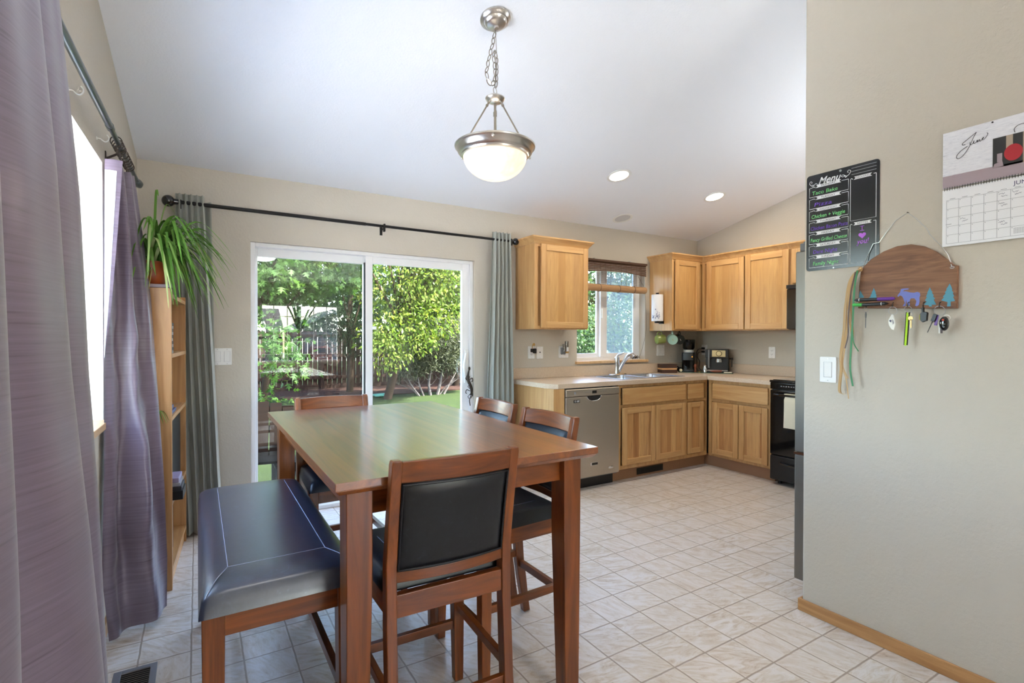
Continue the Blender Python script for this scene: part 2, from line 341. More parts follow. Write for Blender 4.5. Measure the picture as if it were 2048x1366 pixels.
# ------------------------------------------------------------------ mesh helpers
ORG = {}
class MB:
    def __init__(s): s.v = []; s.f = []; s.m = []; s.X = None; s.mi = 0
    def add(s, vs, fs):
        n = len(s.v)
        vs = [Vector(p) for p in vs]
        if s.X is not None: vs = [s.X @ p for p in vs]
        s.v += vs; s.f += [[i+n for i in f] for f in fs]; s.m += [s.mi]*len(fs); return s
    def hexa(s, p): return s.add(p, [(0, 3, 2, 1), (4, 5, 6, 7), (0, 1, 5, 4), (1, 2, 6, 5), (2, 3, 7, 6), (3, 0, 4, 7)])
    def box(s, x0, x1, y0, y1, z0, z1):
        return s.hexa([(x0, y0, z0), (x1, y0, z0), (x1, y1, z0), (x0, y1, z0), (x0, y0, z1), (x1, y0, z1), (x1, y1, z1), (x0, y1, z1)])
    def sect(s, secs):
        """stack of horizontal rectangles (cx, cy, z, wx, wy)"""
        vs = []; fs = []
        for cx, cy, z, wx, wy in secs:
            vs += [(cx-wx/2, cy-wy/2, z), (cx+wx/2, cy-wy/2, z), (cx+wx/2, cy+wy/2, z), (cx-wx/2, cy+wy/2, z)]
        for k in range(len(secs)-1):
            a = 4*k
            fs += [(a+i, a+(i+1) % 4, a+4+(i+1) % 4, a+4+i) for i in range(4)]
        e = 4*(len(secs)-1); fs += [(3, 2, 1, 0), (e, e+1, e+2, e+3)]
        return s.add(vs, fs)
    def bar(s, p0, p1, w, h, up=(0, 0, 1)):
        p0, p1 = Vector(p0), Vector(p1); d = (p1-p0).normalized(); u = Vector(up)
        a = d.cross(u).normalized()*(w/2); b = a.cross(d).normalized()*(h/2)
        return s.hexa([p0-a-b, p0+a-b, p0+a+b, p0-a+b, p1-a-b, p1+a-b, p1+a+b, p1-a+b])
    def tube(s, pts, r, n=8, closed=False, cap=True):
        pts = [Vector(p) for p in pts]; N = len(pts); vs = []; fs = []
        rr = r if isinstance(r, (list, tuple)) else [r]*N
        prev = None
        for k in range(N):
            if closed: t = (pts[(k+1) % N]-pts[k-1])
            else: t = pts[min(k+1, N-1)]-pts[max(k-1, 0)]
            t = t.normalized() if t.length > 1e-9 else Vector((0, 0, 1))
            if prev is None:
                a = t.cross(Vector((0, 0, 1)))
                if a.length < 1e-3: a = t.cross(Vector((1, 0, 0)))
            else: a = prev-t*prev.dot(t)
            a.normalize(); prev = a; b = t.cross(a)
            vs += [pts[k]+(a*cos(2*pi*i/n)+b*sin(2*pi*i/n))*rr[k] for i in range(n)]
        for k in range(N if closed else N-1):
            k2 = (k+1) % N
            fs += [(k*n+i, k*n+(i+1) % n, k2*n+(i+1) % n, k2*n+i) for i in range(n)]
        if cap and not closed: fs += [tuple(range(n))[::-1], tuple((N-1)*n+i for i in range(n))]
        return s.add(vs, fs)
    def cyl(s, p0, p1, r0, r1=None, n=24): return s.tube([p0, p1], [r0, r0 if r1 is None else r1], n)
    def lathe(s, prof, c=(0, 0, 0), n=32, M=None):
        vs = []; fs = []; c = Vector(c); M = M or Matrix.Identity(3)
        for r, z in prof: vs += [c+M@Vector((max(r, 1e-4)*cos(2*pi*i/n), max(r, 1e-4)*sin(2*pi*i/n), z)) for i in range(n)]
        for k in range(len(prof)-1): fs += [(k*n+i, k*n+(i+1) % n, (k+1)*n+(i+1) % n, (k+1)*n+i) for i in range(n)]
        return s.add(vs, fs)
    def ball(s, c, r, n=16, m=10):
        rx, ry, rz = (r, r, r) if isinstance(r, (int, float)) else r; c = Vector(c)
        vs = [c+Vector((rx*sin(pi*j/m)*cos(2*pi*i/n), ry*sin(pi*j/m)*sin(2*pi*i/n), rz*cos(pi*j/m))) for j in range(m+1) for i in range(n)]
        fs = [(j*n+i, (j+1)*n+i, (j+1)*n+(i+1) % n, j*n+(i+1) % n) for j in range(m) for i in range(n)]
        return s.add(vs, fs)
    def prism(s, poly, fn, d0, d1):
        """poly in the (a, b) plane swept from depth d0 to d1; fn maps (a, b, d) to the room"""
        n = len(poly); vs = [fn(a, b, d0) for a, b in poly]+[fn(a, b, d1) for a, b in poly]
        fs = [tuple(range(n)), tuple(range(n, 2*n))[::-1]]+[(i, n+i, n+(i+1) % n, (i+1) % n) for i in range(n)]
        return s.add(vs, fs)
    def grid(s, nu, nv, fn, wrap=False):
        vs = [fn(i/nu, j/nv) for j in range(nv+1) for i in range(nu+1)]; k = nu+1
        return s.add(vs, [(j*k+i, j*k+i+1, (j+1)*k+i+1, (j+1)*k+i) for j in range(nv) for i in range(nu)])
    def ribbon(s, pts, side, w, th=0.0006):
        """flat strip along pts; side = width direction"""
        pts = [Vector(p) for p in pts]; sd = Vector(side).normalized(); N = len(pts)
        ww = w if isinstance(w, (list, tuple)) else [w]*N
        vs = []; fs = []
        for k, p in enumerate(pts):
            t = (pts[min(k+1, N-1)]-pts[max(k-1, 0)]).normalized(); nn = t.cross(sd).normalized()*(th/2); q = sd*(ww[k]/2)
            vs += [p-q-nn, p+q-nn, p+q+nn, p-q+nn]
        for k in range(N-1):
            a = 4*k; fs += [(a+i, a+(i+1) % 4, a+4+(i+1) % 4, a+4+i) for i in range(4)]
        e = 4*(N-1); fs += [(3, 2, 1, 0), (e, e+1, e+2, e+3)]
        return s.add(vs, fs)

def ring(mb, x0, x1, y0, y1, z0, z1, l, r, bo, to, ax='x'):
    """rectangular frame: full height stiles, rails fitted between them"""
    def bx(a0, a1, c0, c1):
        if ax == 'x': mb.box(a0, a1, y0, y1, c0, c1)
        else: mb.box(y0, y1, a0, a1, c0, c1)
    bx(x0, x0+l, z0, z1); bx(x1-r, x1, z0, z1); bx(x0+l, x1-r, z0, z0+bo); bx(x0+l, x1-r, z1-to, z1)
def root_of(o):
    while o.parent is not None: o = o.parent
    return o
def mesh_of(mb, name, mats, shift=None, smooth=True, fixn=True, angle=0.7, weld=False):
    me = bpy.data.meshes.new(name)
    vs = [p-shift for p in mb.v] if shift is not None else mb.v
    me.from_pydata([tuple(p) for p in vs], [], mb.f)
    for m in (mats if isinstance(mats, (list, tuple)) else [mats]): me.materials.append(MATS[m])
    if any(mb.m): me.polygons.foreach_set('material_index', mb.m)
    if fixn:
        bm = bmesh.new(); bm.from_mesh(me)
        if weld: bmesh.ops.remove_doubles(bm, verts=bm.verts, dist=1e-6)
        bmesh.ops.recalc_face_normals(bm, faces=bm.faces); bm.to_mesh(me); bm.free()
    if smooth:
        me.polygons.foreach_set('use_smooth', [True]*len(me.polygons)); me.set_sharp_from_angle(angle=angle)
    me.update(); return me
def bevel(o, wd, seg=2):
    m = o.modifiers.new('bevel', 'BEVEL'); m.width = wd; m.segments = seg; m.limit_method = 'ANGLE'; m.angle_limit = radians(40); m.harden_normals = True
def tag(o, label=None, cat=None, group=None, kind=None):
    for k, v in (('label', label), ('category', cat), ('group', group), ('kind', kind)):
        if v: o[k] = v
    return o
def thing(name, label, cat, loc=(0, 0, 0), rotz=0.0, group=None):
    o = bpy.data.objects.new(name, None); C.objects.link(o); o.empty_display_size = 0.05
    o.location = loc; o.rotation_euler = (0, 0, rotz); ORG[o.name] = Vector(loc)
    return tag(o, label, cat, group)
def part(mb, name, mat, parent, bev=0, label=None, local=False, smooth=True, fixn=True, angle=0.7, kind=None, weld=False):
    """mb is in room coordinates unless local (then in the thing's own)"""
    sh = None if local else ORG[root_of(parent).name]
    o = bpy.data.objects.new(name, mesh_of(mb, name, mat, sh, smooth, fixn, angle, weld)); C.objects.link(o); o.parent = parent
    if bev: bevel(o, bev)
    return tag(o, label, kind=kind)
def solo(mb, name, mat, label, cat, bev=0, group=None, kind=None, smooth=True, fixn=True, angle=0.7, loc=None, weld=False):
    xs = [p.x for p in mb.v]; ys = [p.y for p in mb.v]; zs = [p.z for p in mb.v]
    sh = Vector(loc) if loc is not None else Vector(((min(xs)+max(xs))/2, (min(ys)+max(ys))/2, min(zs)))
    o = bpy.data.objects.new(name, mesh_of(mb, name, mat, sh, smooth, fixn, angle, weld)); C.objects.link(o); o.location = sh; ORG[o.name] = sh
    if bev: bevel(o, bev)
    return tag(o, label, cat, group, kind)
def struct(mb, name, mat, bev=0, parent=None, label=None):
    if parent is None:
        o = bpy.data.objects.new(name, mesh_of(mb, name, mat, None, True)); C.objects.link(o); ORG[o.name] = Vector((0, 0, 0)); o['kind'] = 'structure'
        if label: o['label'] = label
    else: o = part(mb, name, mat, parent, label=label)
    if bev: bevel(o, bev)
    return o
def copy_tree(o, parent=None):
    c = o.copy(); C.objects.link(c); c.parent = parent
    for ch in list(o.children): copy_tree(ch, c)
    return c
def arc(c, r, a0, a1, n, fn=None):
    return [(c[0]+r*cos(a0+(a1-a0)*k/n), c[1]+r*sin(a0+(a1-a0)*k/n)) for k in range(n+1)]
def rrect(x0, x1, y0, y1, r, n=4):
    return arc((x1-r, y1-r), r, 0, pi/2, n)+arc((x0+r, y1-r), r, pi/2, pi, n)+arc((x0+r, y0+r), r, pi, 1.5*pi, n)+arc((x1-r, y0+r), r, 1.5*pi, 2*pi, n)
def bez(p0, p1, p2, p3, n=10):
    p0, p1, p2, p3 = map(Vector, (p0, p1, p2, p3)); o = []
    for k in range(n+1):
        t = k/n; u = 1-t; o.append(p0*u**3+p1*3*u*u*t+p2*3*u*t*t+p3*t**3)
    return o
def cr(pts, n=6):
    """smooth curve through points"""
    P = [Vector(p) for p in pts]; P = [P[0]*2-P[1]]+P+[P[-1]*2-P[-2]]; o = []
    for i in range(1, len(P)-2):
        for k in range(n):
            t = k/n; a, b, c, d = P[i-1], P[i], P[i+1], P[i+2]
            o.append(0.5*((2*b)+(c-a)*t+(2*a-5*b+4*c-d)*t*t+(3*b-a-3*c+d)*t**3))
    o.append(P[-2]); return o
def text_mb(mb, body, size, fn, a0, b0, depth=0.0004, shear=0.0, width=None, align='LEFT', rot=0.0, off=0.0):
    """letter outlines as real thin shapes; fn maps (a, b, d) to the room"""
    cu = bpy.data.curves.new('lettering', 'FONT'); cu.body = body; cu.size = size; cu.shear = shear; cu.align_x = align; cu.fill_mode = 'FRONT'; cu.resolution_u = 3; cu.offset = off
    o = bpy.data.objects.new('lettering', cu); C.objects.link(o)
    dg = bpy.context.evaluated_depsgraph_get(); me = bpy.data.meshes.new_from_object(o.evaluated_get(dg))
    vs = [v.co.copy() for v in me.vertices]
    if vs:
        k = 1.0
        if width: k = width/max(1e-6, max(v.x for v in vs)-min(v.x for v in vs))
        cr_, sr_ = cos(rot), sin(rot)
        mb.add([fn(a0+(v.x*k*cr_-v.y*sr_), b0+(v.x*k*sr_+v.y*cr_), depth) for v in vs], [tuple(p.vertices) for p in me.polygons])
    bpy.data.objects.remove(o); bpy.data.curves.remove(cu); bpy.data.meshes.remove(me)
def strokes(mb, lines, fn, r, d=0.0006, n=4, sm=5):
    for ln in lines:
        mb.tube([fn(p.x, p.y, d) for p in cr([(a, b, 0) for a, b in ln], sm)] if len(ln) > 2 else [fn(a, b, d) for a, b in ln], r, n)

# ------------------------------------------------------------------ the room
YB, XR, XP, PE = 4.035, 5.008, 2.46, 1.371
def LX(y): return -0.322-0.025*(YB-y)
YRIDGE = -0.45
def ZC(y): return 2.428+0.235*(YB-y) if y > YRIDGE else 2.428+0.235*(YB-YRIDGE)-0.235*(YRIDGE-y)
YF = -4.5
b = MB(); b.box(-0.75, 5.2, YF-0.15, YB+0.14, -0.10, 0.0); struct(b, 'floor', 'vinyl_tile')
b = MB()
for y0, y1 in ((YB+0.14, YRIDGE), (YRIDGE, YF-0.15)):
    b.hexa([(-0.75, y0, ZC(y0)), (5.2, y0, ZC(y0)), (5.2, y1, ZC(y1)), (-0.75, y1, ZC(y1)), (-0.75, y0, ZC(y0)+.12), (5.2, y0, ZC(y0)+.12), (5.2, y1, ZC(y1)+.12), (-0.75, y1, ZC(y1)+.12)])
struct(b, 'ceiling', 'ceiling_paint')
W1Y0, W1Y1, W1Z0, W1Z1 = 0.95, 2.865, 0.915, 2.065
b = MB()
def lw(y0, y1, z0, z1, z2=None):
    t = 0.15; z2 = z1 if z2 is None else z2
    b.hexa([(LX(y0)-t, y0, z0), (LX(y0), y0, z0), (LX(y1), y1, z0), (LX(y1)-t, y1, z0), (LX(y0)-t, y0, z1), (LX(y0), y0, z1), (LX(y1), y1, z2), (LX(y1)-t, y1, z2)])
lw(YF-0.15, YRIDGE, 0, ZC(YF-0.15)+.05, ZC(YRIDGE)+.05); lw(YRIDGE, W1Y0, 0, ZC(YRIDGE)+.05, ZC(W1Y0)+.05)
lw(W1Y0, W1Y1, 0, W1Z0); lw(W1Y0, W1Y1, W1Z1, ZC(W1Y0)+.05, ZC(W1Y1)+.05); lw(W1Y1, YB, 0, ZC(W1Y1)+.05, ZC(YB)+.05)
struct(b, 'wall_left', 'wall_paint')
DX0, DX1, DZ1 = 0.320, 2.075, 1.968
KX0, KX1, KZ0, KZ1 = 3.215, 4.160, 1.060, 2.085
b = MB(); y0, y1, zt = YB, YB+0.14, 2.50
b.box(-0.6, DX0, y0, y1, 0, zt); b.box(DX0, DX1, y0, y1, DZ1, zt); b.box(DX1, KX0, y0, y1, 0, zt)
b.box(KX0, KX1, y0, y1, 0, KZ0); b.box(KX0, KX1, y0, y1, KZ1, zt); b.box(KX1, 5.15, y0, y1, 0, zt)
struct(b, 'wall_back', 'wall_paint')
b = MB(); b.hexa([(XR, 0.55, 0), (XR+.14, 0.55, 0), (XR+.14, YB, 0), (XR, YB, 0), (XR, 0.55, ZC(.55)+.05), (XR+.14, 0.55, ZC(.55)+.05), (XR+.14, YB, 2.48), (XR, YB, 2.48)]); struct(b, 'wall_right', 'wall_paint')
b = MB(); b.hexa([(XP, -0.9, 0), (XP+.115, -0.9, 0), (XP+.115, PE, 0), (XP, PE, 0), (XP, -0.9, 3.3), (XP+.115, -0.9, 3.3), (XP+.115, PE, ZC(PE)+.06), (XP, PE, ZC(PE)+.06)])
struct(b, 'wall_partition', 'wall_paint', bev=0.012)
b = MB(); b.box(XP+.115, XR+.14, 0.55, 0.66, 0, ZC(.6)+.05); struct(b, 'wall_alcove', 'wall_paint')
b = MB(); b.hexa([(XR, YF, 0), (XR+.14, YF, 0), (XR+.14, .55, 0), (XR, .55, 0), (XR, YF, 2.6), (XR+.14, YF, 2.6), (XR+.14, .55, 3.4), (XR, .55, 3.4)]); struct(b, 'wall_entry', 'wall_paint')
FX0, FX1, FZ0, FZ1 = 1.20, 2.93, 0.70, 2.06
b = MB(); y0, y1 = YF-0.15, YF
b.box(-0.75, FX0, y0, y1, 0, 2.6); b.box(FX0, FX1, y0, y1, 0, FZ0); b.box(FX0, FX1, y0, y1, FZ1, 2.6); b.box(FX1, 5.15, y0, y1, 0, 2.6)
struct(b, 'wall_front', 'wall_paint')
b = MB(); b.box(XP-.0125, XP, -0.9, PE+.013, 0, .057); b.box(XP, XP+.115, PE, PE+.013, 0, .057); struct(b, 'baseboard_right', 'oak_trim_y', bev=0.003)
b = MB(); b.hexa([(LX(-4), -4, 0), (LX(-4)+.0125, -4, 0), (LX(YB)+.0125, YB, 0), (LX(YB), YB, 0), (LX(-4), -4, .06), (LX(-4)+.0125, -4, .06), (LX(YB)+.0125, YB, .06), (LX(YB), YB, .06)]); struct(b, 'baseboard_left', 'oak_trim_y')
b = MB(); b.box(-0.31, DX0-.02, YB-.0125, YB, 0, .06); b.box(DX1+.02, 2.5, YB-.0125, YB, 0, .06); struct(b, 'baseboard_back', 'oak_trim_x')

# left window: deep white reveal, vinyl frame, wooden stool
xw = LX(1.9)-0.115
b = MB()
f0, f1 = xw-.05, xw
ring(b, W1Y0, W1Y1, f0, f1, W1Z0, W1Z1, .045, .02, .045, .035, 'y'); b.box(f0, f1, 1.88, 1.93, W1Z0+.045, W1Z1-.035)
win1 = struct(b, 'window_1', 'white_vinyl', bev=0.003, label='left wall window with white vinyl frame behind mauve curtains')
b = MB(); b.box(xw-.03, xw-.024, W1Y0+.04, W1Y1-.015, W1Z0+.04, W1Z1-.03); struct(b, 'pane', 'pane_glass', parent=win1)
b = MB()
for y, s in ((W1Y1, -1), (W1Y0, 1)): b.box(xw, LX(y)-.001, min(y, y+s*.004), max(y, y+s*.004), W1Z0, W1Z1)
b.hexa([(xw, W1Y0, W1Z1-.004), (LX(W1Y0)-.001, W1Y0, W1Z1-.004), (LX(W1Y1)-.001, W1Y1, W1Z1-.004), (xw, W1Y1, W1Z1-.004), (xw, W1Y0, W1Z1), (LX(W1Y0)-.001, W1Y0, W1Z1), (LX(W1Y1)-.001, W1Y1, W1Z1), (xw, W1Y1, W1Z1)])
struct(b, 'reveal', 'wall_paint', parent=win1)
b = MB(); b.hexa([(xw, W1Y0-.04, .905), (LX(W1Y0)+.022, W1Y0-.04, .905), (LX(W1Y1)+.022, W1Y1+.02, .905), (xw, W1Y1+.0, .905), (xw, W1Y0-.04, .935), (LX(W1Y0)+.022, W1Y0-.04, .935), (LX(W1Y1)+.022, W1Y1+.02, .935), (xw, W1Y1+.0, .935)])
struct(b, 'window_sill', 'sill_wood', bev=0.003, parent=win1)

# kitchen window
b = MB(); y0, y1 = YB+.085, YB+.135
ring(b, KX0, KX1, y0, y1, KZ0, KZ1, .05, .05, .035, .05)
b.box(3.597, 3.643, y0-.005, y1-.002, KZ0+.035, KZ1-.05)
for x0, x1, yy in ((KX0+.04, 3.62, y0+.028), (3.64, 4.115, y0-.002)):
    ring(b, x0, x1, yy, yy+.022, KZ0+.03, KZ1-.04, .045, .05, .045, .05)
win2 = struct(b, 'window_2', 'white_vinyl', bev=0.002, label='sliding window with white vinyl frame above the kitchen sink')
b = MB(); b.box(KX0+.07, 3.60, y0+.036, y0+.041, KZ0+.06, KZ1-.07); struct(b, 'pane', 'pane_glass', parent=win2)
b = MB(); b.box(3.68, 4.07, y0+.007, y0+.012, KZ0+.06, KZ1-.07); struct(b, 'pane', 'screen_glass', parent=win2, label='hazy right pane with insect screen')
b = MB(); b.box(3.606, 3.622, y0-.02, y0-.004, 1.50, 1.60); struct(b, 'latch', 'white_plastic', bev=.005, parent=win2)
b = MB(); b.box(KX1-.004, KX1, YB+.001, y0, KZ0, KZ1); b.box(KX0, KX0+.004, YB+.001, y0, KZ0, KZ1); b.box(KX0+.004, KX1-.004, YB+.001, y0, KZ1-.004, KZ1); struct(b, 'reveal', 'wall_paint', parent=win2)
b = MB(); b.box(KX0-.02, KX1+.025, YB-.03, y0, 1.035, 1.062); struct(b, 'window_sill', 'sill_wood', bev=0.004, parent=win2)

# front window behind the camera, seen mirrored in the sliding door
b = MB(); y0, y1 = YF-.10, YF-.05
ring(b, FX0, FX1, y0, y1, FZ0, FZ1, .05, .05, .05, .05)
for k in range(1, 6): b.box(FX0+(FX1-FX0)*k/6-.009, FX0+(FX1-FX0)*k/6+.009, y0+.015, y0+.03, FZ0, FZ1)
for k in range(1, 5): b.box(FX0, FX1, y0+.015, y0+.03, FZ1-.29*k-.009, FZ1-.29*k+.009)
win3 = struct(b, 'window_3', 'white_vinyl', label='gridded front window mirrored in the sliding door glass')
b = MB(); b.box(FX0+.03, FX1-.03, y0+.035, y0+.04, FZ0+.03, FZ1-.03); struct(b, 'pane', 'pane_glass', parent=win3)

# sliding patio door
b = MB(); y0, y1 = YB+.025, YB+.138
ring(b, DX0, DX1, y0, y1, 0.001, DZ1, .032, .030, .029, .028)
door = struct(b, 'door_1', 'white_vinyl', bev=0.003, label='white vinyl sliding patio door')
b = MB(); yy = YB+.09
ring(b, DX0+.03, 1.18, yy, yy+.035, .03, DZ1-.026, .022, .05, .10, .062)
sh = struct(b, 'fixed_panel', 'white_vinyl', bev=0.003, parent=door)
b = MB(); b.box(DX0+.05, 1.14, yy+.012, yy+.018, .12, DZ1-.08); struct(b, 'pane', 'reflective_glass', parent=sh)
b = MB(); yy = YB+.045
ring(b, 1.135, DX1-.028, yy, yy+.035, .03, DZ1-.026, .057, .069, .10, .059)
sh2 = struct(b, 'sliding_panel', 'white_vinyl', bev=0.003, parent=door)
b = MB(); b.box(1.185, 1.985, yy+.014, yy+.020, .12, DZ1-.08); struct(b, 'pane', 'pane_glass', parent=sh2)
b = MB(); b.box(1.126, 1.136, yy+.004, yy+.030, .03, DZ1-.08); struct(b, 'gasket', 'dark_slot', parent=sh2)
b = MB(); b.tube(cr([(2.022, yy, 1.165), (1.985, yy-.045, 1.10), (1.972, yy-.06, 1.04), (1.985, yy-.045, .975), (2.02, yy, .92)], 6), [.011]*24+[.011], 10); b.box(2.0, 2.035, yy-.012, yy, .90, 1.19)
struct(b, 'handle', 'white_plastic', bev=.003, parent=sh2)
b = MB(); b.box(1.195, 1.225, yy+.0095, yy+.0135, 1.36, 1.385); struct(b, 'sticker', 'paper_white', parent=sh2)
# ------------------------------------------------------------------ dining table
TX0, TX1, TY0, TY1, TZ = 0.307, 1.204, 1.388, 2.902, 0.915
tb = thing('dining_table', 'large counter height cherry wood dining table with square tapered legs', 'table', ((TX0+TX1)/2, (TY0+TY1)/2, 0))
def fr(z0, z1, i0, i1):
    return [(TX0+i0, TY0+i0, z0), (TX1-i0, TY0+i0, z0), (TX1-i0, TY1-i0, z0), (TX0+i0, TY1-i0, z0), (TX0+i1, TY0+i1, z1), (TX1-i1, TY0+i1, z1), (TX1-i1, TY1-i1, z1), (TX0+i1, TY1-i1, z1)]
b = MB(); b.hexa(fr(TZ-.022, TZ, 0, 0)); b.hexa(fr(TZ-.036, TZ-.022, .012, 0))
part(b, 'tabletop', 'table_top', tb, bev=0.002)
LEGS = [(0.384, 1.478, 1, 1), (1.130, 1.478, -1, 1), (0.384, 2.832, 1, -1), (1.130, 2.832, -1, -1)]
for cx, cy, sx, sy in LEGS:
    b = MB(); b.sect([(cx, cy, TZ-.036, .074, .080), (cx, cy, .60, .072, .078), (cx-sx*.006, cy-sy*.004, 0, .058, .058)])
    part(b, 'leg', 'cherry_z', tb, bev=0.003)
b = MB(); b.box(.42, 1.094, 1.465, 1.487, .795, TZ-.036); part(b, 'apron', 'cherry_x', tb, bev=.002)
b = MB(); b.box(.42, 1.094, 2.823, 2.845, .795, TZ-.036); part(b, 'apron', 'cherry_x', tb, bev=.002)
for x in (.372, 1.120):
    b = MB(); b.box(x, x+.022, 1.515, 2.795, .795, TZ-.036); part(b, 'apron', 'cherry_y', tb, bev=.002)

def cushion(mb, hx0, hx1, hy0, hy1, z0, z1, n=18, ex=7, drop=0.35, taper=0.0, exy=None, pw=.6):
    """padded seat: flat bottom at z0, crowned top at z1, narrowed by taper towards hy0"""
    def top(u, v):
        a, c = 2*u-1, 2*v-1
        # concentrate rows towards the rim so that the roll-over stays round
        a = math.copysign(abs(a)**0.6, a); c = math.copysign(abs(c)**pw, c)
        h = max(0, 1-abs(a)**ex)**(1/2.2)*max(0, 1-abs(c)**(exy or ex))**(1/2.2)
        z = z0+(z1-z0)*(drop*1.0 if h > 0 else 0)*min(1, h*3)+(z1-z0)*(1-drop)*h
        k = 1-taper*(1-(c+1)/2)
        return ((hx0+hx1)/2+a*(hx1-hx0)/2*k, (hy0+hy1)/2+c*(hy1-hy0)/2, z)
    mb.grid(n, n, top)
    mb.grid(n, n, lambda u, v: (lambda p: (p[0], p[1], z0))(top(u, v)))

# ------------------------------------------------------------------ bench
BX0, BX1, BY0, BY1 = 0.000, 0.425, 1.590, 2.745
bn = thing('dining_bench', 'long backless bench with black leather cushion pulled up beside the table', 'bench', ((BX0+BX1)/2, (BY0+BY1)/2, 0))
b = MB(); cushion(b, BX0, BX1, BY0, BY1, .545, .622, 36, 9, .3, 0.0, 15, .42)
cu = part(b, 'cushion', 'bench_leather_sheen', bn, angle=1.2, weld=True)
b = MB()
for x in (BX0+.075, BX1-.075): b.tube(cr([(x, BY0+.14, .6215), (x, 2.1, .6225), (x, BY1-.10, .6215)], 8), .0013, 5)
for x, xe in ((BX0+.075, BX0+.010), (BX1-.075, BX1-.010)): b.tube(cr([(x, BY0+.14, .6215), ((x*.5+xe*.5), BY0+.07, .6185), (xe*.85+x*.15, BY0+.025, .600), (xe, BY0+.012, .572)], 6), .0013, 5)
b.tube([(BX0+.075, BY0+.14, .6215), (BX1-.075, BY0+.14, .6215)], .0010, 5)
part(b, 'stitching', 'leather_stitch', cu)
for y in (BY0+.022, BY1-.046):
    b = MB(); b.box(BX0+.055, BX1-.055, y, y+.024, .478, .545); part(b, 'apron', 'cherry_x', bn, bev=.002)
for x in (BX0+.022, BX1-.046):
    b = MB(); b.box(x, x+.024, BY0+.05, BY1-.05, .478, .545); part(b, 'apron', 'cherry_y', bn, bev=.002)
for x in (BX0+.035, BX1-.035):
    for y in (BY0+.036, BY1-.036):
        b = MB(); b.sect([(x, y, .545, .056, .056), (x, y, .40, .054, .054), (x, y, 0, .044, .044)]); part(b, 'leg', 'cherry_z', bn, bev=.003)
for y in (BY0+.022, BY1-.044):
    b = MB(); b.box(BX0+.05, BX1-.05, y, y+.022, .20, .235); part(b, 'stretcher', 'cherry_x', bn, bev=.002)
for x in (BX0+.033, BX1-.033-.02):
    b = MB(); b.box(x, x+.022, BY0+.05, BY1-.05, .20, .235); part(b, 'stretcher', 'cherry_y', bn, bev=.002)

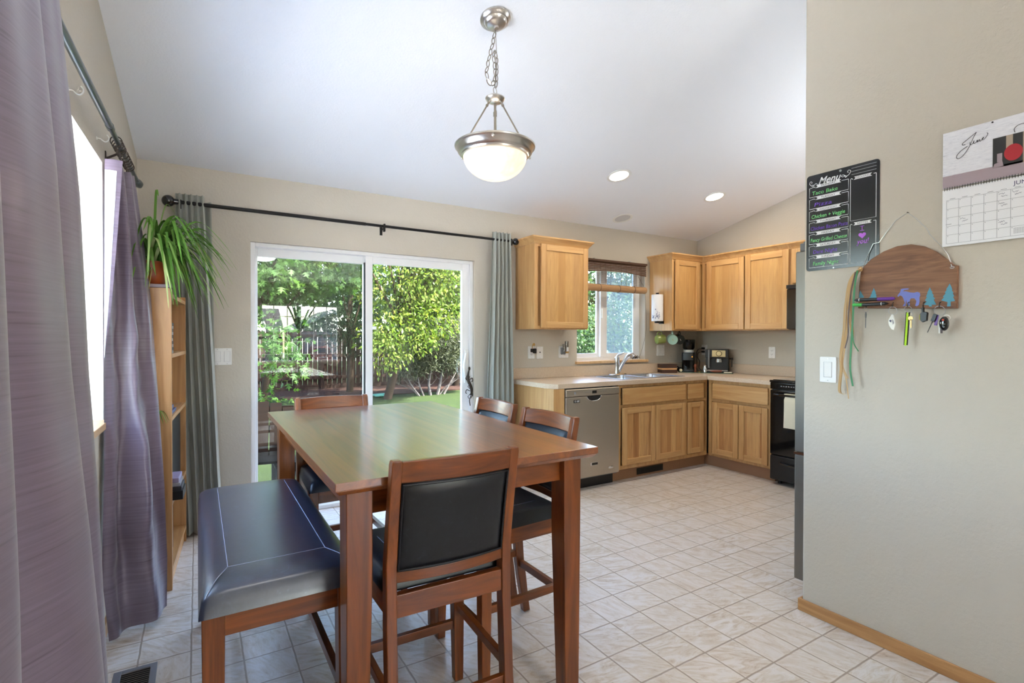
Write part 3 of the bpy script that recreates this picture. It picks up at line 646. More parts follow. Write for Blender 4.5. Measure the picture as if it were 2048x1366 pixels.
# ------------------------------------------------------------------ chairs: local frame, facing +y
def make_chair(label, loc, rz):
    t = thing('dining_chair', label, 'chair', loc, rz, 'counter height chairs round the table')
    HW, FW = .182, .190
    def py(z):
        K = [(0, -.245), (.25, -.207), (.50, -.190), (.66, -.190), (.80, -.214), (.968, -.248)]
        for (z0, y0), (z1, y1) in zip(K, K[1:]):
            if z <= z1: return y0+(y1-y0)*(z-z0)/(z1-z0)
        return K[-1][1]
    for s in (-1, 1):
        b = MB(); zs = [0, .08, .16, .25, .34, .42, .5, .58, .66, .73, .80, .88, .955, .968]
        b.sect([(s*HW, py(z), z, .031 if z < .96 else .026, .042-(.012*max(0, (z-.6)/.37))-(.006 if z < .1 else 0)) for z in zs])
        part(b, 'back_post', 'cherry_z', t, bev=.004, local=True, angle=.5)
    for s in (-1, 1):
        b = MB(); b.sect([(s*FW, .190, .575, .044, .044), (s*FW, .190, .3, .042, .042), (s*(FW+.004), .192, 0, .034, .034)])
        part(b, 'leg', 'cherry_z', t, bev=.003, local=True)
    def bow(x, k): return -k*(1-(x/HW)**2)
    def rail(zlo, zhi, th, k, arch=0.0):
        b = MB(); n = 12; vs = []; fs = []
        for i in range(n+1):
            x = -HW+.013+(2*HW-.026)*i/n
            for z in (zlo, zhi+arch*(1-(x/HW)**2)):
                yc = py(z)+bow(x, k)
                vs += [(x, yc-th/2, z), (x, yc+th/2, z)]
        for i in range(n):
            a = 4*i; c = a+4
            fs += [(a, c, c+2, a+2), (a+1, a+3, c+3, c+1), (a, a+1, c+1, c), (a+2, c+2, c+3, a+3)]
        fs += [(0, 2, 3, 1), (4*n, 4*n+1, 4*n+3, 4*n+2)]
        b.add(vs, fs); return b
    part(rail(.902, .963, .022, .022, .004), 'top_rail', 'cherry_x', t, bev=.004, local=True)
    part(rail(.612, .644, .022, .022), 'lower_rail', 'cherry_x', t, bev=.003, local=True)
    b = MB()
    def pad(side):
        def f(u, v):
            x = -HW+.0158+(2*HW-.0316)*u; z = .644+.258*v
            e = max(0, 1-abs(2*u-1)**14)**.5*max(0, 1-abs(2*v-1)**14)**.5
            return (x, py(z)+bow(x, .022)+side*(.004+.012*e), z)
        return f
    b.grid(16, 14, pad(1)); b.grid(16, 14, pad(-1))
    bp = part(b, 'back_pad', 'black_leather', t, local=True, angle=1.3, weld=True)
    b = MB(); pts = []
    for u, v in [(i/12, 0) for i in range(12)]+[(1, j/10) for j in range(10)]+[(1-i/12, 1) for i in range(12)]+[(0, 1-j/10) for j in range(10)]:
        x = -HW+.0195+(2*HW-.039)*u; z = .648+.250*v; pts.append((x, py(z)+bow(x, .022)-.014, z))
    b.tube(pts, .0035, 6, closed=True); part(b, 'piping', 'black_leather', bp, local=True)
    b = MB(); cushion(b, -.213, .213, -.166, .225, .572, .630, 28, 12, .35, .10, None, .42)
    sc = part(b, 'seat_cushion', 'black_leather', t, local=True, angle=1.2, weld=True)
    b = MB()
    for s in (-1, 1): b.tube(cr([(s*.118, -.12, .6285), (s*.128, .02, .6305), (s*.135, .15, .6285)], 5), .0010, 5)
    b.tube([(-.135, .15, .6288), (.135, .15, .6288)], .0010, 5)
    part(b, 'stitching', 'leather_stitch', sc, local=True)
    b = MB(); b.box(-.17, .17, .178, .202, .512, .572); part(b, 'apron', 'cherry_x', t, bev=.002, local=True)
    b = MB(); b.box(-.168, .168, -.204, -.178, .512, .578); part(b, 'apron', 'cherry_x', t, bev=.003, local=True)
    for s in (-1, 1):
        b = MB(); b.hexa([(s*.170, -.18, .512), (s*.190, -.18, .512), (s*.204, .18, .512), (s*.184, .18, .512), (s*.170, -.18, .572), (s*.190, -.18, .572), (s*.204, .18, .572), (s*.184, .18, .572)]); part(b, 'apron', 'cherry_y', t, bev=.002, local=True)
        b = MB(); b.bar((s*HW, py(.285)+.01, .285), (s*FW, .18, .285), .02, .030); part(b, 'stretcher', 'cherry_y', t, bev=.002, local=True)
    b = MB(); b.box(-.17, .17, .180, .200, .200, .232); part(b, 'stretcher', 'cherry_x', t, bev=.002, local=True)
    b = MB(); b.box(-.168, .168, py(.24)-.010, py(.24)+.010, .222, .254); part(b, 'stretcher', 'cherry_x', t, bev=.002, local=True)
    return t
make_chair('cherry wood chair seen from behind at the near end of the table', (.645, 1.590, 0), radians(-1.5))
ch = bpy.data.objects['dining_chair']
for lab, loc, rz in (('cherry wood chair on the right side, nearer the dishwasher and table corner', (1.092, 1.872, 0), radians(91)),
                     ('cherry wood chair on the right side, farther one beside the sage curtain', (1.096, 2.360, 0), radians(90)),
                     ('cherry wood chair at the far end with its back to the patio door', (.650, 2.750, 0), radians(181))):
    c = copy_tree(ch); c.location = loc; c.rotation_euler = (0, 0, rz); c['label'] = lab; ORG[c.name] = Vector(loc)

# ------------------------------------------------------------------ pendant lamp
PX, PY = 1.247, 2.205
PZ = ZC(PY)
pl = thing('pendant_lamp', 'lit pendant lamp with alabaster bowl hanging on a chain over the table', 'lamp', (PX, PY, PZ))
tilt = Matrix.Rotation(-math.atan(.235), 3, 'X')
b = MB(); b.lathe([(0, -.002), (.074, -.002), (.075, -.010), (.066, -.016), (.062, -.022), (.056, -.024), (.050, -.034), (.040, -.040), (.020, -.044), (.012, -.050), (.010, -.060), (0, -.060)], (PX, PY, PZ), 40, tilt)
part(b, 'canopy', 'brushed_nickel', pl)
RZ = 2.232
b = MB()
def link(c, ax, rot, L=.034, W=.018, r=.0022):
    ax = Vector(ax).normalized(); sd = ax.cross(Vector((cos(rot), sin(rot), .2))).normalized()
    P = []
    for k in range(14):
        a = 2*pi*k/14; P.append(Vector(c)+ax*(L/2*cos(a))+sd*(W/2*sin(a)*(1 if abs(cos(a)) > .5 else 1.05)))
    b.tube(P, r, 6, closed=True)
def chain(path, step=.0285):
    pts = cr(path, 12); acc = 0; k = 0
    for p, q in zip(pts, pts[1:]):
        acc += (q-p).length
        if acc >= step: link(p, q-p, (k % 2)*pi/2+.3); acc = 0; k += 1
zt, zb = PZ-.06, 2.515
chain([(PX, PY, zt), (PX-.012, PY, zt-.06), (PX-.03, PY, zt-.13), (PX-.048, PY-.005, zt-.20), (PX-.052, PY-.008, zb+.055), (PX-.035, PY-.008, zb+.015), (PX-.008, PY-.004, zb+.03), (PX-.001, PY, zb+.09), (PX-.006, PY+.004, zb+.15), (PX+.002, PY+.006, zb+.185), (PX+.010, PY+.004, zb+.14), (PX+.008, PY, zb+.07), (PX+.004, PY, zb)])
b.tube(cr([(PX, PY, zt), (PX+.008, PY, zt-.1), (PX+.009, PY, zb+.15), (PX+.004, PY, zb)], 6), .0016, 6)
part(b, 'chain', 'antique_nickel', pl)
b = MB(); b.tube([(PX+.017*cos(2*pi*k/20)*.85, PY+.017*cos(2*pi*k/20)*.5, zb-.012+.017*sin(2*pi*k/20)) for k in range(20)], .0022, 6, closed=True)
b.lathe([(0, 2.487), (.012, 2.486), (.030, 2.480), (.047, 2.470), (.048, 2.465), (.040, 2.452), (.022, 2.444), (0, 2.442)], (PX, PY, 0), 32)
part(b, 'cap', 'brushed_nickel', pl)
for k in range(3):
    a = radians(-62+120*k)
    b = MB(); p0 = Vector((PX+.030*cos(a), PY+.030*sin(a), 2.448)); p1 = Vector((PX+.150*cos(a), PY+.150*sin(a), RZ+.006))
    b.tube([p0, p0.lerp(p1, .10)], .0045, 8); b.tube([p0.lerp(p1, .10), p0.lerp(p1, .13)], .0065, 8); b.tube([p0.lerp(p1, .13), p1], .0038, 8); b.ball(p0, .007)
    part(b, 'support_rod', 'antique_nickel', pl)
b = MB(); b.cyl((PX, PY, 2.44), (PX, PY, 2.26), .006, n=10); b.cyl((PX, PY, 2.40), (PX, PY, 2.38), .009, n=10); part(b, 'stem', 'antique_nickel', pl)
b = MB(); b.lathe([(.150, RZ+.004), (.190, RZ+.006), (.198, RZ), (.197, RZ-.006), (.188, RZ-.012), (.182, RZ-.030), (.172, RZ-.040), (.166, RZ-.042), (.163, RZ-.050), (.155, RZ-.052), (.150, RZ-.044), (.150, RZ+.004)], (PX, PY, 0), 64)
for k in range(3):
    a = radians(-62+60+120*k); p = Vector((PX+.186*cos(a), PY+.186*sin(a), RZ-.018)); q = p+Vector((cos(a), sin(a), -.2))*.012
    b.cyl(p, q, .005, n=10); b.ball(q, .0075, 10, 8)
part(b, 'rim', 'brushed_nickel', pl)
b = MB(); R = .156; prof = []
for k in range(13):
    a = pi/2*k/12; prof.append((R*cos(a), RZ-.045-.118*sin(a)))
prof += [(.002, RZ-.159)]+[((R-.004)*cos(pi/2*k/12), RZ-.045-.114*sin(pi/2*k/12)) for k in range(11, -1, -1)]
b.lathe(prof, (PX, PY, 0), 64); part(b, 'bowl', 'alabaster_glass', pl)
b = MB()
for sx in (-.045, .045): b.ball((PX+sx*.85, PY+sx*.5, RZ-.04), (.024, .024, .03), 14, 10)
part(b, 'bulb', 'bulb_lit', pl)
lamp('pendant_bulb', 'POINT', (PX, PY, RZ-.035), .55, (1, .90, .76), .05, parent=pl)
lamp('pendant_uplight', 'POINT', (PX, PY, RZ+.045), .35, (1, .97, .93), .10, parent=pl)

# ------------------------------------------------------------------ recessed ceiling lights
def can(x, y, lit, label):
    z = ZC(y); t = thing('recessed_light', label, 'ceiling light', (x, y, z), 0, 'recessed ceiling lights')
    b = MB(); b.lathe([(.078, .0), (.100, -.001), (.101, -.005), (.094, -.008), (.078, -.006), (.078, .0)], (x, y, z), 40, tilt); part(b, 'trim_ring', 'white_paint', t)
    b = MB()
    b.lathe([(.079, -.003), (.001, -.0035)], (x, y, z), 40, tilt); part(b, 'lens', 'lens_lit' if lit else 'can_grey', t)
    if lit: lamp('can_light', 'AREA', Vector((x, y, z))+tilt@Vector((0, 0, -.012)), 6, (1, .86, .66), .14, aim=tilt@Vector((0, 0, -1)), parent=t, shape='DISK')
can(2.964, 3.171, True, 'lit round recessed light in the ceiling over the counter run')
can(4.172, 3.169, True, 'lit round recessed light in the ceiling by the right wall cabinets')
can(3.601, 3.800, False, 'unlit grey recessed light in the ceiling close to the back wall')

# added fill lamps, out of view, to brighten the room
for x, y, e, l in ((.40, .95, 1.5, 'added flush ceiling light, unseen above the viewpoint'), (1.1, -2.8, 6, 'added flush ceiling light, unseen behind the viewpoint')):
    z = ZC(y); tl_ = tilt if y > YRIDGE else Matrix.Rotation(math.atan(.235), 3, 'X')
    t = thing('added_flush_light', l, 'ceiling light', (x, y, z-.01), 0, 'added flush ceiling lights')
    b = MB(); b.lathe([(0, -.0), (.20, 0), (.21, -.02), (.20, -.05), (.10, -.075), (0, -.08)], (x, y, z-.008), 40, tl_); part(b, 'lamp_shade', 'lens_lit', t)
    lamp('flush_fill', 'AREA', Vector((x, y, z))+tl_@Vector((0, 0, -.095)), e, (.86, .93, 1), .44, aim=tl_@Vector((0, 0, -1)), parent=t, shape='DISK')
for x, y, e in ((.10, -.50, 7), (3.6, -2.6, 12), (4.15, 1.10, 15)):  # added uplights, out of view, to brighten the ceiling
    t = thing('floor_lamp', ('added torchiere floor lamp, unseen close behind the viewpoint' if x < 1 else 'added torchiere floor lamp, unseen in the entry hall') if y < 0 else 'added torchiere floor lamp, unseen in the kitchen behind the partition wall', 'lamp', (x, y, 0), 0, 'added torchiere fill lamps')
    b = MB(); b.lathe([(0, 0), (.14, 0), (.14, .015), (.03, .03), (.014, .06), (.014, 1.70), (.02, 1.71), (0, 1.72)], (x, y, 0), 28); part(b, 'pole', 'bronze_metal', t)
    b = MB(); b.lathe([(.015, 1.70), (.10, 1.73), (.19, 1.80), (.20, 1.82), (.185, 1.81), (.09, 1.745), (0, 1.73)], (x, y, 0), 36); part(b, 'lamp_shade', 'white_plastic', t)
    lamp('torchiere_fill', 'AREA', (x, y, 1.80), e, (.86, .93, 1), .32, aim=(0, 0, 1), parent=t, shape='DISK')
# ------------------------------------------------------------------ kitchen: faces of the two cabinet runs
class Face:
    """a = along the run, d = out towards the room, z = up"""
    def __init__(s, kind, base): s.k = kind; s.b = base; s.ax = 'x' if kind == 'back' else 'y'
    def P(s, a, d, z): return (a, s.b-d, z) if s.k == 'back' else (s.b-d, a, z)
    def box(s, mb, a0, a1, d0, d1, z0, z1):
        q = [s.P(a, d, z) for z in (z0, z1) for a, d in ((a0, d0), (a1, d0), (a1, d1), (a0, d1))]
        mb.hexa(q)
B0, R0 = Face('back', 3.420), Face('right', 4.400)          # base cabinet faces
BU, RU = Face('back', 3.722), Face('right', 4.695)          # wall cabinet faces
def cab_door(F, parent, a0, a1, z0, z1, pan, name='door', label=None, sw=.055):
    b = MB(); d0, d1 = .001, .020
    F.box(b, a0, a0+sw, d0, d1, z0, z1); F.box(b, a1-sw, a1, d0, d1, z0, z1)
    b.mi = 1; F.box(b, a0+sw, a1-sw, d0, d1-.0005, z0, z0+sw); F.box(b, a0+sw, a1-sw, d0, d1-.0005, z1-sw, z1)
    d = part(b, name, ['natural_z', 'natural_'+F.ax], parent, bev=.004, label=label)
    b = MB(); F.box(b, a0+sw-.004, a1-sw+.004, d0+.001, d0+.009, z0+sw-.004, z1-sw+.004); part(b, 'door_panel', pan+'_'+F.ax, d)
    return d
def slab(F, parent, a0, a1, z0, z1, name='drawer', label=None):
    b = MB(); F.box(b, a0, a1, .001, .020, z0, z1); return part(b, name, 'natural_'+F.ax, parent, bev=.006, label=label)
def carcass(F, t, a0, a1, depth, z0, z1, rails=(), stile=.035, name='body', hollow=False):
    b = MB()
    if hollow:
        F.box(b, a0, a0+.018, -depth, -.020, z0, z1); F.box(b, a1-.018, a1, -depth, -.020, z0, z1); F.box(b, a0+.018, a1-.018, -depth, -.020, z0, z0+.018); F.box(b, a0+.018, a1-.018, -depth, -depth+.01, z0, z1)
    else: F.box(b, a0, a1, -depth, -.020, z0, z1)
    bd = part(b, name, 'natural_z', t)
    b = MB()
    F.box(b, a0, a0+stile, -.020, 0, z0, z1); F.box(b, a1-stile, a1, -.020, 0, z0, z1)
    for r0, r1 in rails: F.box(b, a0+stile, a1-stile, -.020, -.001, r0, r1)
    part(b, 'face_frame', 'natural_z', t, bev=.0015); return bd

# end panel + filler at the left of the dishwasher
t = thing('cabinet_end_panel', 'pale wood end panel of the counter run left of the dishwasher', 'cabinet', (2.53, 3.72, 0))
b = MB(); b.box(2.475, 2.492, 3.420, YB-.002, 0, .876); part(b, 'side_panel', 'natural_z', t)
b = MB(); b.box(2.475, 2.586, 3.402, 3.420, .0, .876); part(b, 'filler_stile', 'natural_z', t, bev=.002)

# dishwasher
t = thing('dishwasher', 'stainless steel dishwasher under the counter with a control strip on top', 'dishwasher', (2.885, 3.72, 0))
b = MB(); b.box(2.590, 3.185, 3.425, 3.99, .095, .868); part(b, 'tub', 'grey_plastic', t)
b = MB(); b.box(2.592, 3.183, 3.392, 3.424, .110, .800); dw = part(b, 'door', 'stainless_x', t, bev=.006)
b = MB(); b.box(2.592, 3.183, 3.388, 3.424, .804, .866); part(b, 'control_panel', 'stainless_x', t, bev=.008)
b = MB(); b.box(2.870, 2.918, 3.3865, 3.3885, .824, .846); part(b, 'display', 'dark_glass', t)
for x in [2.79+k*.014 for k in range(5)]+[2.930+k*.022 for k in range(5)]:
    b = MB(); b.box(x, x+.007, 3.387, 3.3885, .832, .838); part(b, 'button', 'ink_grey', t)
b = MB(); b.cyl((2.685, 3.3875, .835), (2.685, 3.3885, .835), .010, n=16); part(b, 'start_button', 'ink_grey', t)
b = MB(); b.prism([(2.823+.07+.075*cos(a), .800+.038*sin(a)) for a in [pi+pi*k/12 for k in range(13)]], lambda a, z, d: (a, 3.392-d, z), .0, .0015); part(b, 'handle_recess', 'dark_slot', t)
b = MB()
P = [(2.893+.078*cos(a), .800+.042*sin(a)) for a in [pi+pi*k/12 for k in range(13)]]
b.tube([(a, 3.391, z) for a, z in P], .004, 8); part(b, 'handle_lip', 'chrome', t)
def badge(name, x0, x1, z0, z1, mat): 
    b = MB(); b.box(x0, x1, 3.3895, 3.3925, z0, z1); return part(b, name, mat, t, bev=.001)
bd = badge('sticker', 2.672, 2.738, .752, .776, 'board_black')
b = MB(); text_mb(b, '10', .022, lambda a, z, d: (a, 3.3895-d, z), 2.676, .757); b.box(2.706, 2.732, 3.3888, 3.3895, .766, .770); b.box(2.706, 2.732, 3.3888, 3.3895, .758, .762); part(b, 'lettering', 'chalk_white', bd)
bd = badge('badge', 2.856, 2.938, .205, .232, 'chrome')
b = MB(); b.box(2.870, 2.934, 3.3885, 3.3895, .209, .228); part(b, 'nameplate', 'board_black', bd)
b = MB(); b.ball((3.087, 3.392, .164), (.030, .002, .012), 20, 10); part(b, 'badge', 'chrome', t, label='oval chrome badge')
b = MB(); b.box(2.592, 3.183, 3.475, 3.495, .0, .105); part(b, 'kickplate', 'black_plastic', t)

# sink base and narrow cabinet
t = thing('sink_cabinet', 'knotty wood base cabinet with two doors beneath the sink', 'cabinet', (3.65, 3.72, 0))
carcass(B0, t, 3.192, 4.085, .60, .115, .876, ((.115, .150), (.668, .695), (.848, .876)), hollow=True)
slab(B0, t, 3.236, 4.066, .696, .846, 'false_drawer')
cab_door(B0, t, 3.236, 3.648, .153, .668, 'panel_lower'); cab_door(B0, t, 3.656, 4.066, .153, .668, 'panel_lower')
b = MB(); b.box(3.192, 4.085, 3.495, 3.510, 0, .115); part(b, 'kickboard', 'toe_wood', t)
t = thing('toe_kick_vent', 'dark slotted vent grille in the kickboard under the sink cabinet', 'vent', (3.67, 3.49, .02))
b = MB(); b.box(3.498, 3.845, 3.488, 3.4945, .018, .078); part(b, 'frame', 'vent_dark', t, bev=.002)
b = MB()
for k in range(26): b.box(3.55+k*.0106, 3.555+k*.0106, 3.4865, 3.4885, .026, .070)
part(b, 'slots', 'dark_slot', t)
t = thing('narrow_cabinet', 'narrow knotty base cabinet with one door and drawer in the inside corner', 'cabinet', (4.21, 3.72, 0))
carcass(B0, t, 4.087, 4.400, .60, .115, .876, ((.115, .150), (.668, .695), (.848, .876)), .018)
slab(B0, t, 4.100, 4.330, .696, .846); cab_door(B0, t, 4.100, 4.326, .158, .662, 'panel_lower', sw=.05)
b = MB(); b.box(4.087, 4.462, 3.495, 3.510, 0, .115); part(b, 'kickboard', 'toe_wood', t)
# right run base cabinet
t = thing('drawer_cabinet', 'knotty wood base cabinet with wide drawer over two doors beside the range', 'cabinet', (4.70, 3.07, 0))
carcass(R0, t, 2.735, 3.400, .58, .115, .876, ((.115, .145), (.664, .688), (.846, .876)))
slab(R0, t, 2.757, 3.346, .690, .844, label=None)
cab_door(R0, t, 3.058, 3.346, .143, .660, 'panel_lower'); cab_door(R0, t, 2.760, 3.050, .143, .660, 'panel_lower')
b = MB(); b.box(4.465, 4.480, 2.735, 3.495, 0, .115); part(b, 'kickboard', 'toe_wood', t)

# worktop with backsplash (L), hole cut for the sink
SX0, SX1, SY0, SY1 = 3.272, 4.112, 3.452, 3.990
t = thing('worktop', 'beige laminate L-shaped kitchen worktop with short backsplash', 'countertop', (3.9, 3.7, .876))
b = MB(); z0, z1 = .877, .915
b.add([(2.452, 3.490, z0), (2.515, 3.395, z0), (2.452, YB-.001, z0), (SX0+.02, YB-.001, z0), (SX0+.02, 3.395, z0),
       (2.452, 3.490, z1), (2.515, 3.395, z1), (2.452, YB-.001, z1), (SX0+.02, YB-.001, z1), (SX0+.02, 3.395, z1)],
      [(0, 2, 3, 4, 1), (5, 6, 9, 8, 7), (0, 1, 6, 5), (1, 4, 9, 6), (4, 3, 8, 9), (3, 2, 7, 8), (2, 0, 5, 7)])
b.box(SX0+.02, SX1-.02, 3.395, SY0+.02, z0, z1); b.box(SX0+.02, SX1-.02, SY1-.02, YB-.001, z0, z1)
b.box(SX1-.02, XR-.001, 3.395, YB-.001, z0, z1); b.box(4.372, XR-.001, 2.726, 3.395, z0, z1)
part(b, 'slab', 'laminate', t)
b = MB(); b.box(2.452, XR-.001, YB-.021, YB-.001, .915, 1.016); b.box(XR-.021, XR-.001, 2.726, YB-.021, .915, 1.016); part(b, 'backsplash', 'laminate', t, bev=.004)
# sink
t = thing('kitchen_sink', 'double bowl stainless steel drop-in sink below the window', 'sink', (3.69, 3.72, .90))
b = MB(); zt = .9195
def bowl(x0, x1, y0, y1, dp):
    n = 6; top = rrect(x0, x1, y0, y1, .06, n); bot = rrect(x0+.025, x1-.025, y0+.025, y1-.025, .07, n); m = len(top)
    vs = [(a, c, zt) for a, c in top]+[(a, c, zt-dp) for a, c in bot]+[((x0+x1)/2, (y0+y1)/2, zt-dp-.004)]
    b.add(vs, [(i, (i+1) % m, m+(i+1) % m, m+i) for i in range(m)]+[(m+i, m+(i+1) % m, 2*m) for i in range(m)])
xm0, xm1 = 3.672, 3.704
by0, by1 = SY0+.035, SY1-.10
bowl(SX0+.035, xm0, by0, by1, .18); bowl(xm1, SX1-.035, by0, by1, .18)
part(b, 'bowls', 'sink_steel', t, fixn=False)
b = MB()
b.box(SX0, SX0+.045, SY0, SY1, .914, zt+.001); b.box(SX1-.045, SX1, SY0, SY1, .914, zt+.001); b.box(SX0+.045, SX1-.045, SY0, by0+.010, .914, zt+.001); b.box(SX0+.045, SX1-.045, by1-.010, SY1, .914, zt+.001); b.box(xm0-.006, xm1+.006, by0+.010, by1-.010, .914, zt+.001)
part(b, 'rim', 'sink_steel', t, bev=.0015)
for x in (3.49, 3.89):
    b = MB(); b.cyl((x, 3.69, zt-.186), (x, 3.69, zt-.180), .045, n=24); part(b, 'drain', 'chrome', t)
# faucet
FX, FY, FZ = 3.668, 3.935, .9205
t = thing('kitchen_faucet', 'chrome single lever faucet with pull-out spray head at the sink', 'faucet', (FX, FY, FZ))
b = MB(); b.lathe([(0, 0), (.12, 0), (.125, .004), (.115, .010), (.03, .014), (0, .014)], (FX, FY, FZ), 36, Matrix.Diagonal((1, .28, 1))); part(b, 'base_plate', 'chrome', t)
b = MB(); b.lathe([(.028, .012), (.026, .03), (.025, .12), (.027, .16), (.024, .178), (0, .182)], (FX-.012, FY, FZ), 28); part(b, 'body', 'chrome', t)
b = MB(); b.tube(cr([(FX-.012, FY, FZ+.175), (FX-.002, FY-.01, FZ+.20), (FX+.02, FY-.03, FZ+.212), (FX+.045, FY-.05, FZ+.226)], 5), [.016, .015, .014, .0135, .013, .0125, .012, .0115, .011, .0105, .010, .0095, .009, .0085, .008, .007], 12); part(b, 'lever', 'chrome', t)
b = MB(); b.tube(cr([(FX+.008, FY-.005, FZ+.03), (FX+.03, FY-.03, FZ+.10), (FX+.05, FY-.06, FZ+.155)], 5), .0185, 16); part(b, 'spout', 'chrome', t)
b = MB(); b.tube([(FX+.047, FY-.055, FZ+.148), (FX+.058, FY-.075, FZ+.178), (FX+.068, FY-.095, FZ+.200), (FX+.080, FY-.125, FZ+.198), (FX+.086, FY-.145, FZ+.18)], [.019, .022, .025, .027, .026], 18); part(b, 'spray_head', 'chrome', t)

# ------------------------------------------------------------------ wall cabinets
def crown(t, path, z0, z1, out=.045):
    """moulding run along a plan path (room side on the left hand)"""
    H = z1-z0
    prof = [(0, 0), (.008, 0), (.012, H*.18), (.020, H*.35), (out*.72, H*.62), (out*.82, H*.72), (out, H*.80), (out, H), (0, H)]
    n = len(path); m = len(prof); vs = []
    for k in range(n):
        p = Vector(path[k]); nn = []
        for q0, q1 in ((k-1, k), (k, k+1)):
            if q0 < 0 or q1 >= n: continue
            d = (Vector(path[q1])-Vector(path[q0])).normalized(); nn.append(Vector((d.y, -d.x)))
        v = nn[0] if len(nn) == 1 else (nn[0]+nn[1])/(1+nn[0].dot(nn[1]))
        vs += [(p.x+v.x*o, p.y+v.y*o, z0+z) for o, z in prof]
    b = MB(); b.add(vs, [(k*m+i, k*m+(i+1) % m, (k+1)*m+(i+1) % m, (k+1)*m+i) for k in range(n-1) for i in range(m)]+[tuple(range(m)), tuple((n-1)*m+i for i in range(m))[::-1]])
    return part(b, 'crown_moulding', 'natural_x', t)
UZ0, UZ1 = 1.372, 2.135
t = thing('wall_cabinet', 'single door natural wood wall cabinet left of the kitchen window', 'cabinet', (2.79, 3.88, UZ0), 0, 'natural wood wall cabinets')
carcass(BU, t, 2.500, 3.092, .310, UZ0, UZ1, ((UZ0, UZ0+.03), (UZ1-.04, UZ1)))
cab_door(BU, t, 2.560, 3.085, UZ0+.010, UZ1-.018, 'panel_upper')
crown(t, [(2.500, YB-.002), (2.500, 3.722), (3.092, 3.722), (3.092, YB-.002)], UZ1-.015, 2.178)
t = thing('wall_cabinet', 'corner natural wood wall cabinet right of the window with paper towels on its side', 'cabinet', (4.6, 3.88, UZ0), 0, 'natural wood wall cabinets')
carcass(BU, t, 4.225, XR-.003, .310, UZ0, UZ1, ((UZ0, UZ0+.03), (UZ1-.04, UZ1)), .03)
cab_door(BU, t, 4.262, 4.638, UZ0+.012, UZ1-.020, 'panel_upper')
crown(t, [(4.225, YB-.002), (4.225, 3.722), (4.694, 3.722)], UZ1-.015, 2.178)
t = thing('wall_cabinet', 'two door natural wood wall cabinet on the right wall', 'cabinet', (4.85, 3.2, UZ0), 0, 'natural wood wall cabinets')
carcass(RU, t, 2.740, 3.721, .310, UZ0, UZ1, ((UZ0, UZ0+.03), (UZ1-.04, UZ1)))
cab_door(RU, t, 3.205, 3.650, UZ0+.010, UZ1-.020, 'panel_upper', sw=.06); cab_door(RU, t, 2.747, 3.193, UZ0+.010, UZ1-.014, 'panel_upper', sw=.06)
crown(t, [(4.695, 3.722), (4.695, 2.740)], UZ1-.015, 2.178)
t = thing('wall_cabinet', 'short natural wood cabinet mounted above the black microwave', 'cabinet', (4.85, 2.35, 1.79), 0, 'natural wood wall cabinets')
carcass(RU, t, 1.975, 2.738, .310, 1.785, UZ1, ((1.785, 1.81), (UZ1-.04, UZ1)))
cab_door(RU, t, 2.36, 2.715, 1.80, UZ1-.018, 'panel_upper'); cab_door(RU, t, 1.995, 2.350, 1.80, UZ1-.018, 'panel_upper')
crown(t, [(4.695, 2.738), (4.695, 1.975)], UZ1-.015, 2.178)

# microwave, range, fridge
t = thing('microwave', 'black over-the-range microwave under the short cabinet', 'microwave', (4.82, 2.35, 1.35))
b = MB(); b.box(4.655, XR-.003, 1.980, 2.735, 1.375, 1.784); part(b, 'body', 'black_plastic', t, bev=.004)
b = MB(); b.box(4.620, 4.654, 2.205, 2.733, 1.380, 1.745); part(b, 'door', 'black_gloss', t, bev=.008)
b = MB(); b.box(4.615, 4.654, 1.982, 2.733, 1.748, 1.783); part(b, 'vent_grille', 'black_plastic', t, bev=.003)
b = MB(); b.box(4.621, 4.654, 1.982, 2.200, 1.380, 1.745); part(b, 'control_panel', 'black_gloss', t, bev=.006)
b = MB(); b.tube([(4.622, 2.245, 1.43), (4.595, 2.245, 1.45), (4.595, 2.245, 1.68), (4.622, 2.245, 1.70)], .008, 8); part(b, 'handle', 'black_plastic', t)
t = thing('range', 'black freestanding kitchen range at the end of the right counter', 'stove', (4.70, 2.345, 0))
b = MB(); b.box(4.390, XR-.01, 1.965, 2.722, .035, .905); part(b, 'body', 'black_plastic', t, bev=.003)
b = MB(); b.box(4.352, XR-.01, 1.962, 2.724, .905, .925); b.box(4.375, XR-.02, 1.98, 2.706, .925, .930); part(b, 'cooktop', 'black_gloss', t, bev=.006)
b = MB(); b.box(4.356, 4.390, 1.966, 2.721, .845, .904); part(b, 'control_strip', 'black_gloss', t, bev=.006)
b = MB()
for k in range(6): b.box(4.3545, 4.3565, 2.50+k*.022, 2.512+k*.022, .872, .878)
part(b, 'markings', 'ink_grey', t)
b = MB(); b.box(4.356, 4.390, 1.966, 2.721, .268, .838); od = part(b, 'oven_door', 'black_gloss', t, bev=.008)
b = MB(); b.box(4.3535, 4.3565, 2.05, 2.64, .36, .76); part(b, 'oven_window', 'dark_glass', od, bev=.001)
b = MB(); b.tube([(4.352, 2.665, .800), (4.318, 2.655, .802), (4.312, 2.60, .802), (4.312, 2.08, .802), (4.318, 2.03, .802), (4.352, 2.02, .800)], .012, 10); part(b, 'handle', 'black_gloss', od)
b = MB(); b.box(4.358, 4.390, 1.966, 2.721, .045, .258); dr = part(b, 'drawer', 'black_plastic', t, bev=.008)
b = MB(); b.tube([(4.357, 2.62, .205), (4.335, 2.60, .20), (4.330, 2.50, .195), (4.330, 2.20, .195), (4.335, 2.09, .20), (4.357, 2.07, .205)], .010, 10); part(b, 'handle', 'black_gloss', dr)
for y in (2.02, 2.68):
    b = MB(); b.cyl((4.45, y, 0), (4.45, y, .04), .018, n=10); part(b, 'foot', 'black_plastic', t)
b = MB()
